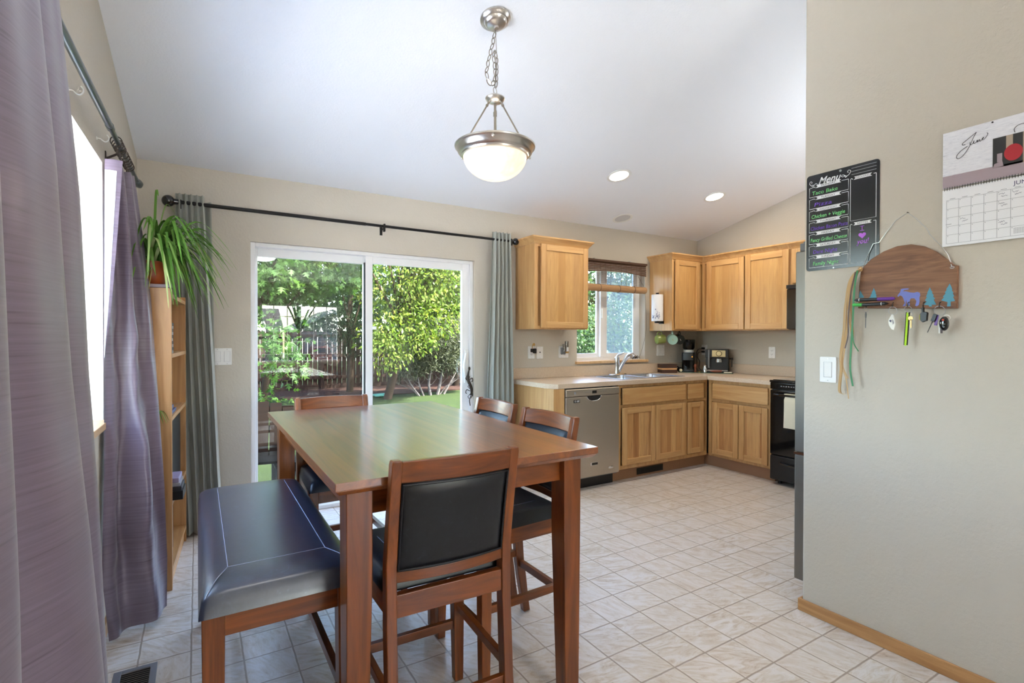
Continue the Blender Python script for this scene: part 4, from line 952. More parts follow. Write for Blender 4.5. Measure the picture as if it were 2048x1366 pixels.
def tw(u, v):
    a = v*2
    x = 4.296-.002*sin(u*9) if a < 1 else 4.330+.001*sin(u*7)
    z = .815-.29*(1-a) if a < 1 else .815-.24*(a-1)
    if abs(a-1) < .12: x = 4.313-.017*cos((a-1)/.12*pi/2+pi/2)*-1; z = .817
    return (x, 2.42+.14*u+.004*sin(5*v+u*3), z)
b.grid(10, 24, tw); solo(b, 'dish_towel', 'cloth_cream', 'cream dish towel hanging over the oven door handle', 'towel', fixn=False)
t = thing('refrigerator', 'tall stainless steel refrigerator tucked behind the end of the partition wall', 'refrigerator', (3.03, 1.10, 0))
b = MB(); b.box(2.592, 3.470, .665, 1.405, .035, 1.735); part(b, 'body', 'grey_plastic', t, bev=.004)
b = MB(); b.box(2.594, 3.029, 1.410, 1.488, .722, 1.735); part(b, 'door', 'stainless_z', t, bev=.006)
b = MB(); b.box(3.033, 3.468, 1.410, 1.488, .722, 1.735); part(b, 'door', 'stainless_z', t, bev=.006)
b = MB(); b.box(2.594, 3.468, 1.410, 1.488, .075, .708); part(b, 'freezer_drawer', 'stainless_z', t, bev=.006)
b = MB(); b.box(2.600, 2.66, 1.36, 1.47, 1.735, 1.775); b.cyl((2.625, 1.45, 1.735), (2.625, 1.45, 1.785), .014, n=12); part(b, 'hinge', 'grey_plastic', t, bev=.004)
b = MB(); b.box(2.593, 2.64, 1.42, 1.49, .709, .721); part(b, 'hinge', 'chrome', t)
for x in (2.99, 3.07):
    b = MB(); b.tube([(x, 1.488, .80), (x, 1.53, .82), (x, 1.53, 1.55), (x, 1.488, 1.57)], .011, 10); part(b, 'handle', 'stainless_z', t)
b = MB(); b.tube([(2.70, 1.488, .66), (2.72, 1.53, .66), (3.34, 1.53, .66), (3.36, 1.488, .66)], .011, 10); part(b, 'handle', 'stainless_z', t)
for x in (2.64, 3.42):
    for y in (.72, 1.36):
        b = MB(); b.cyl((x, y, 0), (x, y, .04), .02, n=10); part(b, 'foot', 'black_plastic', t)

# ------------------------------------------------------------------ countertop things
tl = thing('glass_tray', 'green edged clear glass tray in the counter corner under the coffee gear', 'tray', (4.772, 3.724, .915), atan2(-.440, .297))
TA = radians(-55.98)
b = MB(); b.prism(rrect(-.275, .275, -.11, .105, .02), lambda a, c, d: (a, c, d), 0, .005); part(b, 'plate', 'tray_glass', tl, local=True)
b = MB(); b.tube([(a, c, .004) for a, c in rrect(-.275, .275, -.11, .105, .02)], .003, 6, closed=True); part(b, 'rim', 'green_plastic', tl, local=True)
def trayp(s, n):  # along, inward
    d = Vector((.297, -.440)).normalized(); q = Vector((.829, .559)); p = Vector((4.772, 3.724))+d*s+q*n; return p
p = trayp(-.185, .03)
t = thing('coffee_grinder', 'tall black coffee grinder with tinted hopper standing on the glass tray', 'coffee grinder', (p.x, p.y, .9225), TA)
b = MB(); b.prism(rrect(-.066, .066, -.075, .075, .02), lambda a, c, d: (a, c, d), .0, .135)
part(b, 'bin', 'tinted_plastic', t, local=True, bev=.004)
b = MB(); b.prism(rrect(-.068, .068, -.078, .078, .022), lambda a, c, d: (a, c, d), .125, .212); b.prism(rrect(-.06, .06, .02, .075, .015), lambda a, c, d: (a, c, d), .0, .13); b.prism(rrect(-.068, .068, -.078, .078, .022), lambda a, c, d: (a, c, d), .0, .018); part(b, 'body', 'black_plastic', t, local=True, bev=.004)
b = MB(); b.cyl((0, 0, .212), (0, 0, .240), .054, n=32); part(b, 'collar', 'white_plastic', t, local=True)
b = MB(); b.lathe([(.050, .240), (.064, .262), (.068, .335), (.066, .336), (.062, .264), (.048, .242)], n=32); part(b, 'hopper', 'tinted_plastic', t, local=True)
b = MB(); b.lathe([(.0, .335), (.071, .335), (.072, .352), (.06, .358), (0, .358)], n=32); part(b, 'lid', 'black_gloss', t, local=True)
b = MB(); b.cyl((.045, -.0785, .165), (.045, -.081, .165), .006, n=12); part(b, 'dial', 'amber_dot', t, local=True)
p = trayp(.115, .03)
t = thing('espresso_machine', 'compact black espresso machine with steel control panel on the glass tray', 'coffee machine', (p.x, p.y, .9225), TA)
b = MB(); b.box(-.118, .118, -.06, .09, .0, .252); b.box(-.118, .118, -.105, -.055, .0, .022); b.box(-.118, .118, -.105, -.055, .155, .252); part(b, 'body', 'black_plastic', t, local=True, bev=.008)
b = MB(); b.box(-.050, .085, -.109, -.105, .170, .240); cp = part(b, 'control_panel', 'brass_lens', t, local=True, bev=.002)
b = MB(); b.cyl((.02, -.109, .205), (.02, -.125, .205), .024, n=28); part(b, 'dial', 'brass_lens', cp, local=True)
b = MB(); b.cyl((.02, -.109, .205), (.02, -.111, .205), .029, n=28); part(b, 'dial_ring', 'black_gloss', cp, local=True)
b = MB(); b.cyl((.015, -.085, .150), (.015, -.085, .120), .033, n=28); part(b, 'group_head', 'chrome', t, local=True)
b = MB(); b.cyl((.015, -.085, .135), (.015, -.085, .112), .037, n=28); part(b, 'portafilter', 'chrome', t, local=True)
b = MB(); b.tube([(-.08, -.11, .245), (-.08, -.12, .19), (-.082, -.118, .05)], .009, 10); part(b, 'steam_wand', 'grey_plastic', t, local=True)
b = MB(); b.box(-.11, .11, -.104, -.06, .020, .026); part(b, 'drip_tray', 'stainless_x', t, local=True)
b = MB(); b.tube([(.118, -.03, .150), (.150, -.05, .148)], .006, 8); b.tube([(.150, -.05, .162), (.150, -.05, .134)], .008, 8); b.tube([(.147, -.05, .14), (.147, -.05, .06)], .005, 8); part(b, 'steam_knob', 'black_plastic', t, local=True)
# small things on the tray
def lz(p, prof, name, mat, label, cat, n=20, z=.9215, **k):
    b = MB(); b.lathe(prof, (p.x, p.y, z), n); return solo(b, name, mat, label, cat, **k)
lz(trayp(-.105, -.068), [(0, 0), (.013, 0), (.014, .012), (.008, .018), (.009, .045), (.016, .060), (.014, .080), (.006, .088), (0, .089)], 'coffee_tamper', 'tamper_wood', 'reddish wooden tamper standing in front of the coffee grinder', 'tamper')
p = trayp(-.005, -.074)
lz(p, [(0, 0), (.024, 0), (.025, .045), (.019, .055), (.018, .075), (.020, .080), (.018, .082), (0, .08)], 'steel_jar', 'chrome', 'small shiny metal jar on the tray between grinder and espresso machine', 'jar')
b = MB(); q = trayp(.045, -.062); q2 = trayp(.165, -.066); b.tube([(q.x, q.y, .937), (q.x*.6+q2.x*.4, q.y*.6+q2.y*.4, .936), (q2.x, q2.y, .937)], [.013, .016, .014], 12); solo(b, 'pestle', 'tamper_wood', 'brown wooden rod lying on the tray before the espresso machine', 'rod')
b = MB(); b.X = Matrix.Translation((trayp(.225, -.07).x, trayp(.225, -.07).y, .9205)) @ Matrix.Rotation(TA, 4, 'Z'); b.box(-.04, .04, -.018, .018, 0, .012); solo(b, 'sponge_block', 'cloth_cream', 'pale flat block at the right end of the glass tray', 'block', bev=.003)
b = MB(); q = trayp(-.270, -.028); b.ball((q.x, q.y, .945), .024, 14, 10); b.ball((q.x-.02, q.y+.03, .955), .028, 14, 10); b.lathe([(0, 0), (.022, 0), (.02, .03), (0, .032)], (q.x, q.y, .921), 14)
solo(b, 'black_jar', 'black_gloss', 'small black rounded jar at the left end of the glass tray', 'jar')
lz(trayp(-.255, -.085), [(0, 0), (.010, .002), (.018, .012), (.018, .020), (.010, .032), (0, .034)], 'cream_jar', 'cloth_cream', 'tiny cream jar at the left front edge of the tray', 'jar')
lz(trayp(-.06, -.085), [(0, 0), (.012, 0), (.013, .010), (0, .012)], 'brass_cup', 'gold_metal', 'tiny brass cup on the tray beside the tamper', 'cup')
# striped wooden box
t = thing('wooden_box', 'striped dark and pale wooden box on the counter right of the sink', 'box', (4.385, 3.925, .915), radians(-24))
for nm, z0, z1, m in (('base', 0, .036, 'dark_wood_and_shade'), ('stripe', .036, .054, 'pale_maple'), ('lid', .054, .096, 'dark_wood_and_shade')):
    b = MB(); b.box(-.085, .085, -.062, .062, z0, z1-.0005); part(b, nm, m, t, bev=.002, local=True)

# paper towel holder on the cabinet side
t = thing('paper_towel_holder', 'white paper towel roll on a black holder fixed to the corner cabinet side', 'paper towel', (4.16, 3.86, 1.45))
b = MB(); b.lathe([(.019, 1.473), (.060, 1.473), (.0605, 1.480), (.0605, 1.745), (.060, 1.752), (.019, 1.752), (.019, 1.473)], (4.158, 3.860, 0), 36); rl = part(b, 'roll', 'paper_white', t)
b = MB()
for k in range(26):
    a = radians(205+random.uniform(-34, 50)); z = 1.50+abs(random.gauss(0, .035)); c = Vector((4.158+.0612*cos(a), 3.860+.0612*sin(a), z)); r = random.uniform(.003, .008)
    b.ball(c, (.0012+r*abs(sin(a)), .0012+r*abs(cos(a)), r), 8, 6)
part(b, 'printed_flowers', 'towel_print', rl)
b = MB(); b.tube([(4.224, 3.86, 1.462), (4.158, 3.86, 1.462), (4.158, 3.86, 1.765)], .007, 8); b.cyl((4.158, 3.86, 1.753), (4.158, 3.86, 1.772), .016, n=14); b.cyl((4.158, 3.86, 1.452), (4.158, 3.86, 1.472), .028, n=16); b.box(4.212, 4.2245, 3.83, 3.89, 1.445, 1.475)
part(b, 'holder', 'black_metal', t)

# mugs under the corner cabinet, hanging from cup hooks
def hook(x, y, label):
    b = MB(); b.tube(cr([(x, y, 1.372), (x, y, 1.360), (x+.002, y-.004, 1.352), (x+.010, y-.010, 1.344), (x+.016, y-.004, 1.346), (x+.017, y, 1.352)], 4), .0022, 6); b.cyl((x, y, 1.372), (x, y, 1.369), .006, n=10)
    solo(b, 'cup_hook', 'steel_wire', label, 'hook', group='cup hooks under the corner cabinet')
HK = [(4.262, 3.90), (4.366, 3.845), (4.485, 3.86), (4.575, 3.84)]
for (x, y), l in zip(HK, ('cup hook holding the green mug under the cabinet', 'cup hook holding the mint mug under the cabinet', 'cup hook holding the black mug under the cabinet', 'empty cup hook at the right under the corner cabinet')): hook(x, y, l)
def mug(x, y, mat, label, yaw, r=.047, L=.098, mark=False):
    t = thing('mug', label, 'mug', (x, y, 1.215), 0, 'mugs hanging under the corner cabinet')
    ax = Vector((cos(yaw), sin(yaw), -.12)).normalized()          # from rim to base
    up = Vector((0, 0, 1)); sd = ax.cross(up).normalized(); up2 = sd.cross(ax)
    M = Matrix((sd, up2, ax)).transposed()
    c = Vector((x, y, 1.280))-ax*L*.5
    b = MB(); b.lathe([(r, 0), (r, L*.9), (r*.94, L*.985), (r*.85, L), (r*.6, L-.002), (0, L-.002), ], c, 30, M); b.lathe([(r, 0), (r-.004, 0), (r-.004, L-.008), (0, L-.008)], c, 30, M); part(b, 'body', mat, t)
    b = MB(); h0 = c+ax*L*.25+up2*(r-.002); h1 = c+ax*L*.78+up2*(r-.002); b.tube(cr([h0, h0+up2*.022, h0.lerp(h1, .5)+up2*.034, h1+up2*.022, h1], 5), .006, 10); part(b, 'handle', mat, t)
    if mark:
        b = MB()
        for k in (-1, 0, 1): b.cyl(c+ax*(L-.0015)+sd*(.006*k*.6)+up2*(.007*k), c+ax*(L+.0008)+sd*(.006*k*.6)+up2*(.007*k), .0035, n=8)
        part(b, 'stamp', mark, t)
YW = radians(-135)
mug(4.252, 3.905, 'mug_green', 'olive green mug hanging leftmost, partly behind the mint mug', radians(-200), .047, .09)
mug(4.372, 3.845, 'mug_mint', 'mint mug hanging in the middle with its base facing out', YW+.1, .054, .09, 'leaf_runner')
mug(4.492, 3.86, 'mug_black', 'black mug hanging right of the mint mug', YW+.35, .052, .09, 'chalk_white')
# ------------------------------------------------------------------ things on the partition wall; V(y, z, d): d = out of the wall
def V(y, z, d): return (XP-d, y, z)
# menu board
MY0, MY1, MZ0, MZ1 = 1.0525, 1.3575, 1.612, 2.0575
t = thing('menu_board', 'black weekly menu board with chalk lettering above the light switch', 'menu board', (XP, (MY0+MY1)/2, MZ0))
b = MB(); b.prism(rrect(MY0, MY1, MZ0, MZ1, .014, 4), V, .0012, .0032); pnl = part(b, 'panel', 'board_black', t)
b = MB(); b.cyl(V(1.208, 2.0465, .003), V(1.208, 2.0465, .006), .005, n=10); b.cyl(V(1.235, 1.617, .003), V(1.235, 1.617, .005), .003, n=8); part(b, 'pin', 'steel_wire', t)
MF = lambda a, z, d: V(1.3575-a, z, .0034+d)          # a from the left edge
def frame_lines(mb, a0, a1, z0, z1, g0, g1, r=.0011):
    """box outline with a gap for its banner between a = g0 and g1"""
    q = [(g0, z1-.004), (g0-.006, z1), (a0, z1-.003), (a0, z0), (a1, z0), (a1, z1-.003), (a1, z1), (g1+.004, z1)]
    mb.tube([MF(a, z, 0) for a, z in q], r, 4)
def banner(mb, a0, a1, z, h):
    q = [(a0, z-h*.5), (a0+.008, z-h*.05), (a0+.002, z+h*.5), (a1, z+h*.5), (a1-.008, z+h*.02), (a1, z-h*.5)]
    mb.prism(q, MF, .0, .0006)
days = ['MONDAY', 'TUESDAY', 'WEDNESDAY', 'THURSDAY', 'FRIDAY', 'SATURDAY', 'SUNDAY']
meal = ['Taco Bake', 'Pizza', 'Chicken + Veggie', 'Chicken Bacon Pasta', 'Fancy Grilled Cheese', 'Date Night', 'Family Night']
bl = MB()
def bannertxt(*a, **k):
    q = MB(); text_mb(q, *a, **k); part(q, 'banner_lettering', 'ink_dark', pnl, smooth=False)
for k in range(7):
    z1 = 2.0015-k*.0547
    frame_lines(bl, .013, .183, z1-.046, z1, .040, .150)
    banner(bl, .042, .152, z1+.0005, .013)
    bannertxt(days[k], .0125, MF, .097, z1-.0035, .0012, align='CENTER', width=[.062, .062, .078, .07, .055, .068, .056][k], off=.0)
    wd = [.112, .078, .146, .160, .158, .106, .112][k]
    q = MB(); text_mb(q, meal[k], .024, MF, [.024, .033, .022, .019, .019, .030, .030][k], z1-.037, .0010, shear=.12, width=wd); part(q, 'handwriting', 'chalk_purple' if k in (1, 3, 5) else 'chalk_green', pnl, smooth=False, label='purple chalk handwriting' if k in (1, 3, 5) else 'green chalk handwriting')
frame_lines(bl, .191, .292, 1.8135, 1.9995, .200, .278); banner(bl, .204, .276, 1.9985, .013); bannertxt('GROCERIES', .0105, MF, .240, 1.995, .0012, align='CENTER', width=.054)
frame_lines(bl, .191, .292, 1.628, 1.7995, .200, .278); banner(bl, .204, .276, 1.7985, .013); bannertxt('NOTES', .0115, MF, .240, 1.7945, .0012, align='CENTER', width=.042)
text_mb(bl, 'Menu', .044, MF, .052, 2.0085, .0008, shear=.42, width=.098, off=.0006)
strokes(bl, [[(.050, 2.010), (.043, 2.016), (.036, 2.012), (.030, 2.006), (.022, 2.010), (.014, 2.020), (.018, 2.030), (.025, 2.026), (.022, 2.019)], [(.022, 2.010), (.030, 2.012), (.034, 2.006)],
             [(.152, 2.020), (.160, 2.016), (.168, 2.020), (.176, 2.016), (.186, 2.022), (.192, 2.034), (.184, 2.040), (.178, 2.033), (.184, 2.030)], [(.152, 2.020), (.158, 2.025), (.166, 2.022), (.170, 2.012), (.176, 2.014)]], MF, .0011)
for j in range(3):
    for i in range(30): 
        a = .196+i*.0033; z = 2.044-j*.014-.0; bl.box(XP-.0044, XP-.0036, 1.3575-a-.0007, 1.3575-a+.0007, z-.0008, z+.0008)
part(bl, 'printed_frames', 'chalk_white', pnl, smooth=False)
b = MB(); text_mb(b, 'I', .026, MF, .236, 1.765, .001); b.box(XP-.0046, XP-.0036, 1.3575-.247, 1.3575-.231, 1.7635, 1.7655); b.box(XP-.0046, XP-.0036, 1.3575-.247, 1.3575-.231, 1.7825, 1.7845)
b.prism([(.2395+.0150*(16*sin(x)**3)/16, 1.744+.0125*(13*cos(x)-5*cos(2*x)-2*cos(3*x)-cos(4*x))/14) for x in [2*pi*k/24 for k in range(24)]], MF, 0, .0008)
text_mb(b, 'you!', .032, MF, .219, 1.708, .001, shear=.2, width=.048, off=.0003); part(b, 'handwriting', 'chalk_violet', pnl, smooth=False, label='violet note with a heart')

# calendar
KY1, KZ0, KZ1, KW = .8355, 1.650, 2.084, .300
t = thing('wall_calendar', 'white June wall calendar hanging at the right edge', 'calendar', (XP, KY1-KW/2, KZ0))
KF = lambda a, z, d: V(KY1-a, z, d)
zs = 1.869
b = MB(); b.box(XP-.008, XP-.003, KY1-KW, KY1, zs+.003, KZ1); up = part(b, 'picture_page', 'whitewash_print', t)
b = MB(); b.box(XP-.0086, XP-.0079, KY1-KW, KY1-.0005, zs+.004, 1.918); part(b, 'picture_band', 'mauve_band', up)
b = MB(); b.mi = 0; b.box(XP-.0086, XP-.0079, KY1-.238, KY1-.146, 1.911, 2.018)
b.mi = 1; b.box(XP-.0090, XP-.0085, KY1-.200, KY1-.182, 1.95, 2.018); b.box(XP-.0090, XP-.0085, KY1-.238, KY1-.226, 1.911, 2.018)
b.mi = 2; b.prism([(.2015+.0245*cos(x), 1.954+.029*sin(x)) for x in [2*pi*k/28 for k in range(28)]], KF, .0091, .0097)
b.mi = 3; b.prism([(.148, 1.912), (.176, 1.912), (.172, 1.933), (.150, 1.925)], KF, .0088, .0091); b.box(XP-.0089, XP-.0086, KY1-.172, KY1-.158, 1.930, 1.96)
part(b, 'photo', ['photo_dark', 'photo_tan', 'photo_red', 'mauve_band'], up)
b = MB()
strokes(b, [[(.100, 2.058), (.092, 2.042), (.078, 2.008), (.060, 1.982), (.046, 1.976), (.042, 1.986), (.052, 2.000), (.066, 2.010), (.074, 2.014)], [(.100, 2.058), (.075, 2.040), (.060, 2.029), (.060, 2.023), (.068, 2.022)],
            [(.082, 2.028), (.0815, 2.019), (.0855, 2.0165), (.0905, 2.021), (.0930, 2.029), (.0925, 2.019), (.098, 2.020), (.103, 2.028), (.103, 2.020), (.109, 2.028), (.110, 2.021), (.116, 2.025), (.121, 2.032), (.117, 2.030), (.117, 2.024), (.124, 2.027), (.132, 2.040), (.130, 2.046)],
            [(.205, 2.022), (.203, 2.034), (.212, 2.044), (.226, 2.046), (.236, 2.040), (.240, 2.030)]], KF, .0009, .0088)
part(b, 'lettering', 'ink_dark', up)
b = MB(); b.box(XP-.008, XP-.003, KY1-KW, KY1, KZ0, zs-.003); lo = part(b, 'month_page', 'paper_white', t)
b = MB()
cols = [.0130+.0365*k for k in range(8)]; rows = [1.825-.0330*k for k in range(6)]
for a in cols: b.box(XP-.0085, XP-.0079, KY1-a-.0004, KY1-a+.0004, rows[-1], rows[0])
for z in rows: b.box(XP-.0085, XP-.0079, KY1-cols[-1], KY1-cols[0], z-.0004, z+.0004)
for a in cols[:-1]:
    b.box(XP-.0085, XP-.0079, KY1-a-.026, KY1-a-.010, rows[0]+.0035, rows[0]+.0050)
    for z in rows[:-1]: b.box(XP-.0085, XP-.0079, KY1-a-.0050, KY1-a-.0030, z-.0055, z-.0030)
b.box(XP-.0085, XP-.0079, KY1-.028, KY1-.011, 1.733, 1.7345)
for j in range(6):
    for i in range(7): b.box(XP-.0085, XP-.0079, KY1-.204-i*.0042, KY1-.2065-i*.0042, 1.668+j*.0035, 1.6695+j*.0035)
part(b, 'grid', 'ink_grey', lo)
b = MB(); text_mb(b, 'JUNE', .020, KF, .203, 1.838, .0084)
random.seed(5)
for c_, r_ in ((4, 0), (4, 1), (1, 2), (4, 3), (5, 0)):
    for ln in range(2):
        a0 = cols[c_]+.004+ln*.007; z = rows[r_]-.012-ln*.008; pts = [(a0+i*.0021, z+random.uniform(-.0022, .0026)+i*.0003) for i in range(9)]
        strokes(b, [pts], KF, .00042, .0084, 4, 3)
part(b, 'lettering', 'ink_navy', lo)
b = MB()
for k in range(38):
    a = .006+k*.0077; z = zs
    b.tube([KF(a+.0012*sin(x), z+.0075*cos(x), .0065+.004*sin(x)) for x in [2*pi*j/10 for j in range(10)]], .0007, 4, closed=True)
part(b, 'spiral_binding', 'ink_dark', t)
b = MB(); b.ball(V(.6905, 2.078, .010), .003, 10, 8); part(b, 'tack', 'ink_dark', t)

# key rack
t = thing('key_rack', 'arched wooden key rack with painted moose and fir trees', 'key rack', (XP, .95, 1.41))
front = [(1.1249, 1.4273), (0.7862, 1.4114), (0.7841, 1.573), (0.7966, 1.5774), (0.8178, 1.6004), (0.8516, 1.6344), (0.8914, 1.6612), (0.9324, 1.6747), (0.9802, 1.6745), (1.0298, 1.6595), (1.0756, 1.6334), (1.1139, 1.5954), (1.1212, 1.5233)]
b = MB(); b.prism(front, V, .001, .021); bd = part(b, 'board', 'rack_wood', t, bev=.0015)
def deco(name, poly, mat):
    b = MB(); b.prism(poly, V, .0205, .0216); return part(b, name, mat, bd)
deco('painted_moose', [(0.9781, 1.4707), (0.9747, 1.4771), (0.9678, 1.486), (0.9656, 1.4979), (0.9565, 1.4998), (0.9417, 1.4992), (0.9372, 1.497), (0.9417, 1.4939), (0.9541, 1.493), (0.9587, 1.488), (0.9484, 1.488), (0.9349, 1.4823), (0.9215, 1.48), (0.9094, 1.4825), (0.9013, 1.4785), (0.8999, 1.468), (0.9027, 1.4591), (0.9019, 1.4434), (0.9047, 1.4305), (0.9112, 1.4256), (0.9167, 1.4285), (0.9135, 1.4388), (0.9124, 1.4466), (0.9191, 1.4575), (0.9302, 1.4582), (0.9342, 1.4532), (0.9357, 1.4401), (0.9345, 1.4308), (0.9424, 1.4285), (0.9447, 1.4406), (0.9464, 1.4539), (0.9481, 1.4461), (0.9492, 1.4289), (0.9594, 1.4281), (0.9515, 1.441), (0.9562, 1.4572), (0.9608, 1.4682), (0.9689, 1.4727), (0.9746, 1.4669)], 'blue_paint')
for poly in ([(1.0643, 1.5107), (1.0598, 1.4984), (1.056, 1.4911), (1.0585, 1.4899), (1.0532, 1.4785), (1.0559, 1.4773), (1.0522, 1.4673), (1.0821, 1.4693), (1.0746, 1.4772), (1.0766, 1.4787), (1.0702, 1.4908), (1.0722, 1.4918), (1.0673, 1.5003)],
             [(0.869, 1.4975), (0.8642, 1.4848), (0.86, 1.4781), (0.8621, 1.4757), (0.8557, 1.465), (0.8588, 1.4626), (0.8514, 1.4507), (0.8566, 1.4497), (0.8481, 1.4288), (0.8628, 1.4288), (0.8617, 1.4219), (0.8712, 1.4223), (0.8712, 1.4275), (0.8873, 1.4296), (0.8788, 1.4446), (0.8842, 1.4462), (0.8779, 1.46), (0.8811, 1.4615), (0.8758, 1.4754), (0.8769, 1.4767), (0.8727, 1.4867)],
             [(0.8067, 1.5066), (0.8016, 1.4937), (0.7985, 1.4822), (0.8005, 1.4812), (0.7951, 1.4708), (0.7975, 1.4692), (0.7924, 1.4569), (0.7964, 1.4559), (0.7903, 1.4394), (0.8032, 1.4377), (0.8031, 1.4202), (0.8142, 1.4195), (0.8129, 1.437), (0.8327, 1.4439), (0.8236, 1.4552), (0.8277, 1.4573), (0.8186, 1.4707), (0.8216, 1.4727), (0.8156, 1.4836), (0.8173, 1.4857), (0.8117, 1.4958)],
             [(1.1168, 1.5041), (1.1116, 1.4952), (1.1077, 1.4864), (1.1012, 1.4747), (1.1024, 1.472), (1.1210, 1.4719), (1.1205, 1.4846)]):
    deco('painted_tree', poly, 'teal_paint')
b = MB(); b.tube([V(y, z, .008 if i not in (0, 12) else .024) for i, (y, z) in enumerate([(1.1105, 1.5860), (1.091, 1.659), (1.0737, 1.699), (1.0506, 1.7019), (1.0225, 1.7422), (0.9896, 1.7837), (0.9495, 1.8057), (0.9206, 1.7765), (0.8847, 1.7303), (0.8746, 1.7045), (0.84, 1.6572), (0.8159, 1.6155), (0.7991, 1.5666)])], .0016, 6)
b.tube([V(.7991+.006*cos(x), 1.5666+.004*sin(x), .0235) for x in [2*pi*k/12 for k in range(12)]], .0012, 5, closed=True); b.tube([V(.877+.004*sin(3*k), 1.705+.004*cos(2*k)+.003*k, .008) for k in range(6)], .0011, 5)
part(b, 'hanging_wire', 'steel_wire', t)
b = MB(); b.cyl(V(.9495, 1.8065, 0), V(.9495, 1.8065, .012), .002, n=8); part(b, 'nail', 'bronze_metal', t)
HOOKS = [(1.0859, 1.444), (0.9889, 1.4424), (0.9362, 1.4394), (0.8847, 1.4365), (0.8333, 1.4337)]
for y, z in HOOKS:
    b = MB(); b.tube([V(y, z+.004, .021), V(y, z+.003, .030), V(y, z-.004, .036), V(y-.001, z-.012, .036), V(y-.002, z-.016, .042), V(y-.003, z-.010, .047)], .0017, 6); part(b, 'hook', 'bronze_metal', t)
# raffia and ribbons tied to the rack
t = thing('raffia_bunch', 'long tan raffia strands tied with ribbons at the left of the key rack', 'raffia', (XP-.025, 1.12, 1.03))
R = [[(1.1093, 1.5975), (1.1364, 1.5706), (1.1546, 1.5256), (1.1665, 1.4323), (1.1721, 1.3313), (1.1841, 1.2229), (1.1805, 1.162), (1.1894, 1.0662), (1.1671, 1.0513)],
     [(1.1093, 1.5975), (1.1302, 1.5567), (1.1451, 1.4981), (1.1508, 1.4182), (1.1595, 1.3245), (1.1746, 1.2299), (1.1774, 1.1757), (1.1582, 1.1228), (1.144, 1.0334)],
     [(1.1093, 1.5942), (1.1424, 1.5512), (1.1575, 1.4856), (1.1537, 1.3915), (1.144, 1.3177), (1.1529, 1.2574)]]
for k in range(9):
    ln = R[k % 3]; o = random.uniform(-.009, .009); dd = .029+.0018*k; cut = len(ln) if k < 4 else len(ln)-random.choice((0, 1, 2))
    b = MB(); b.ribbon(cr([V(y+o*min(1, i/2)+random.uniform(-.002, .002), z, dd+.003*sin(i+k)) for i, (y, z) in enumerate(ln[:cut])], 5), (0, 1, .15), [.0042]*200 if k % 2 else [.0058]*200); part(b, 'strand', 'raffia', t)
b = MB(); b.ball(V(1.112, 1.594, .030), (.010, .009, .010), 10, 8); part(b, 'knot', 'raffia', t)
for ln, m, w_, dd, l in (([(1.1153, 1.5883), (1.1239, 1.523), (1.1294, 1.4305), (1.1377, 1.2977), (1.143, 1.1706), (1.1302, 1.0914)], 'ribbon_green', .009, .048, 'long green ribbon'), ([(1.1318, 1.3309), (1.1253, 1.2778), (1.107, 1.2417)], 'ribbon_green', .005, .050, 'short green ribbon end'),
                         ([(1.1243, 1.5826), (1.139, 1.4976), (1.1506, 1.3914), (1.1532, 1.311), (1.1653, 1.2538)], 'ribbon_brown', .006, .046, 'brown ribbon')):
    b = MB(); b.ribbon(cr([V(y, z, dd+.004*sin(i*1.3)) for i, (y, z) in enumerate(ln)], 6), (.25, 1, 0), [w_]*200); part(b, 'ribbon', m, t, label=l)
# two chalk markers tucked over the hooks
def marker(ln, mat, label, dd):
    t = thing('chalk_marker', label, 'marker', V(*ln[0], dd), 0, 'chalk markers on the key rack')
    p = [Vector(V(y, z, dd)) for y, z in ln]
    b = MB(); b.tube([p[0], p[1]], .0068, 12); part(b, 'barrel', 'black_plastic', t)
    b = MB(); b.tube([p[1], p[2], p[2]+(p[2]-p[1])*.12], [.0072, .0072, .004], 12); part(b, 'cap', mat, t)
    b = MB(); q = p[0].lerp(p[1], .14); b.tube([q, q+(p[1]-p[0])*.03], .0071, 12); part(b, 'band', 'chalk_white', t)
    b = MB(); b.tube([p[0]-(p[1]-p[0])*.10, p[0]], [.003, .006], 10); part(b, 'tip', 'black_plastic', t)
marker([(1.1180, 1.4612), (1.0369, 1.4602), (0.9823, 1.4592)], 'marker_purple', 'black marker with purple cap lying above the green capped one', .050)
marker([(1.0080, 1.4405), (1.0939, 1.4397), (1.1280, 1.4411)], 'marker_green', 'black marker with green cap lying lower on the key rack hooks', .052)
# key bundles
def ring(mb, y, z, r, d, w=.0011): mb.tube([V(y+r*cos(x), z+r*sin(x), d+.004*sin(x)) for x in [2*pi*k/22 for k in range(22)]], w, 6, closed=True)
KG = 'keys hanging on the key rack'
def keys(label, y, z): return thing('key_bundle', label, 'keys', (XP-.038, y, z), 0, KG)
D = .040
t = keys('thin key on a small clip hanging leftmost below the markers', 1.0859, 1.34)
b = MB(); ring(b, 1.0856, 1.418, .009, D, .0009); part(b, 'clip', 'steel_wire', t)
b = MB(); b.tube([V(1.0854, 1.409, D), V(1.0853, 1.397, D), V(1.0855, 1.384, D)], [.002, .0035, .0025], 8); b.tube([V(1.0855, 1.386, D), V(1.0859, 1.3416, D)], .0016, 6); part(b, 'key', 'grey_plastic', t)
t = keys('white leaf shaped tag on a round ring, second from left', .988, 1.332)
b = MB(); ring(b, .9861, 1.4107, .0155, D); part(b, 'key_ring', 'steel_wire', t)
b = MB(); b.prism([(.9888, 1.3959), (1.0000, 1.3745), (1.0008, 1.362), (0.9985, 1.3508), (0.9896, 1.3348), (0.9803, 1.332), (0.9758, 1.3533), (.978, 1.370), (0.9806, 1.3802), (.984, 1.395)], V, D-.003, D+.003); tg = part(b, 'tag', 'tag_white', t, bev=.001)
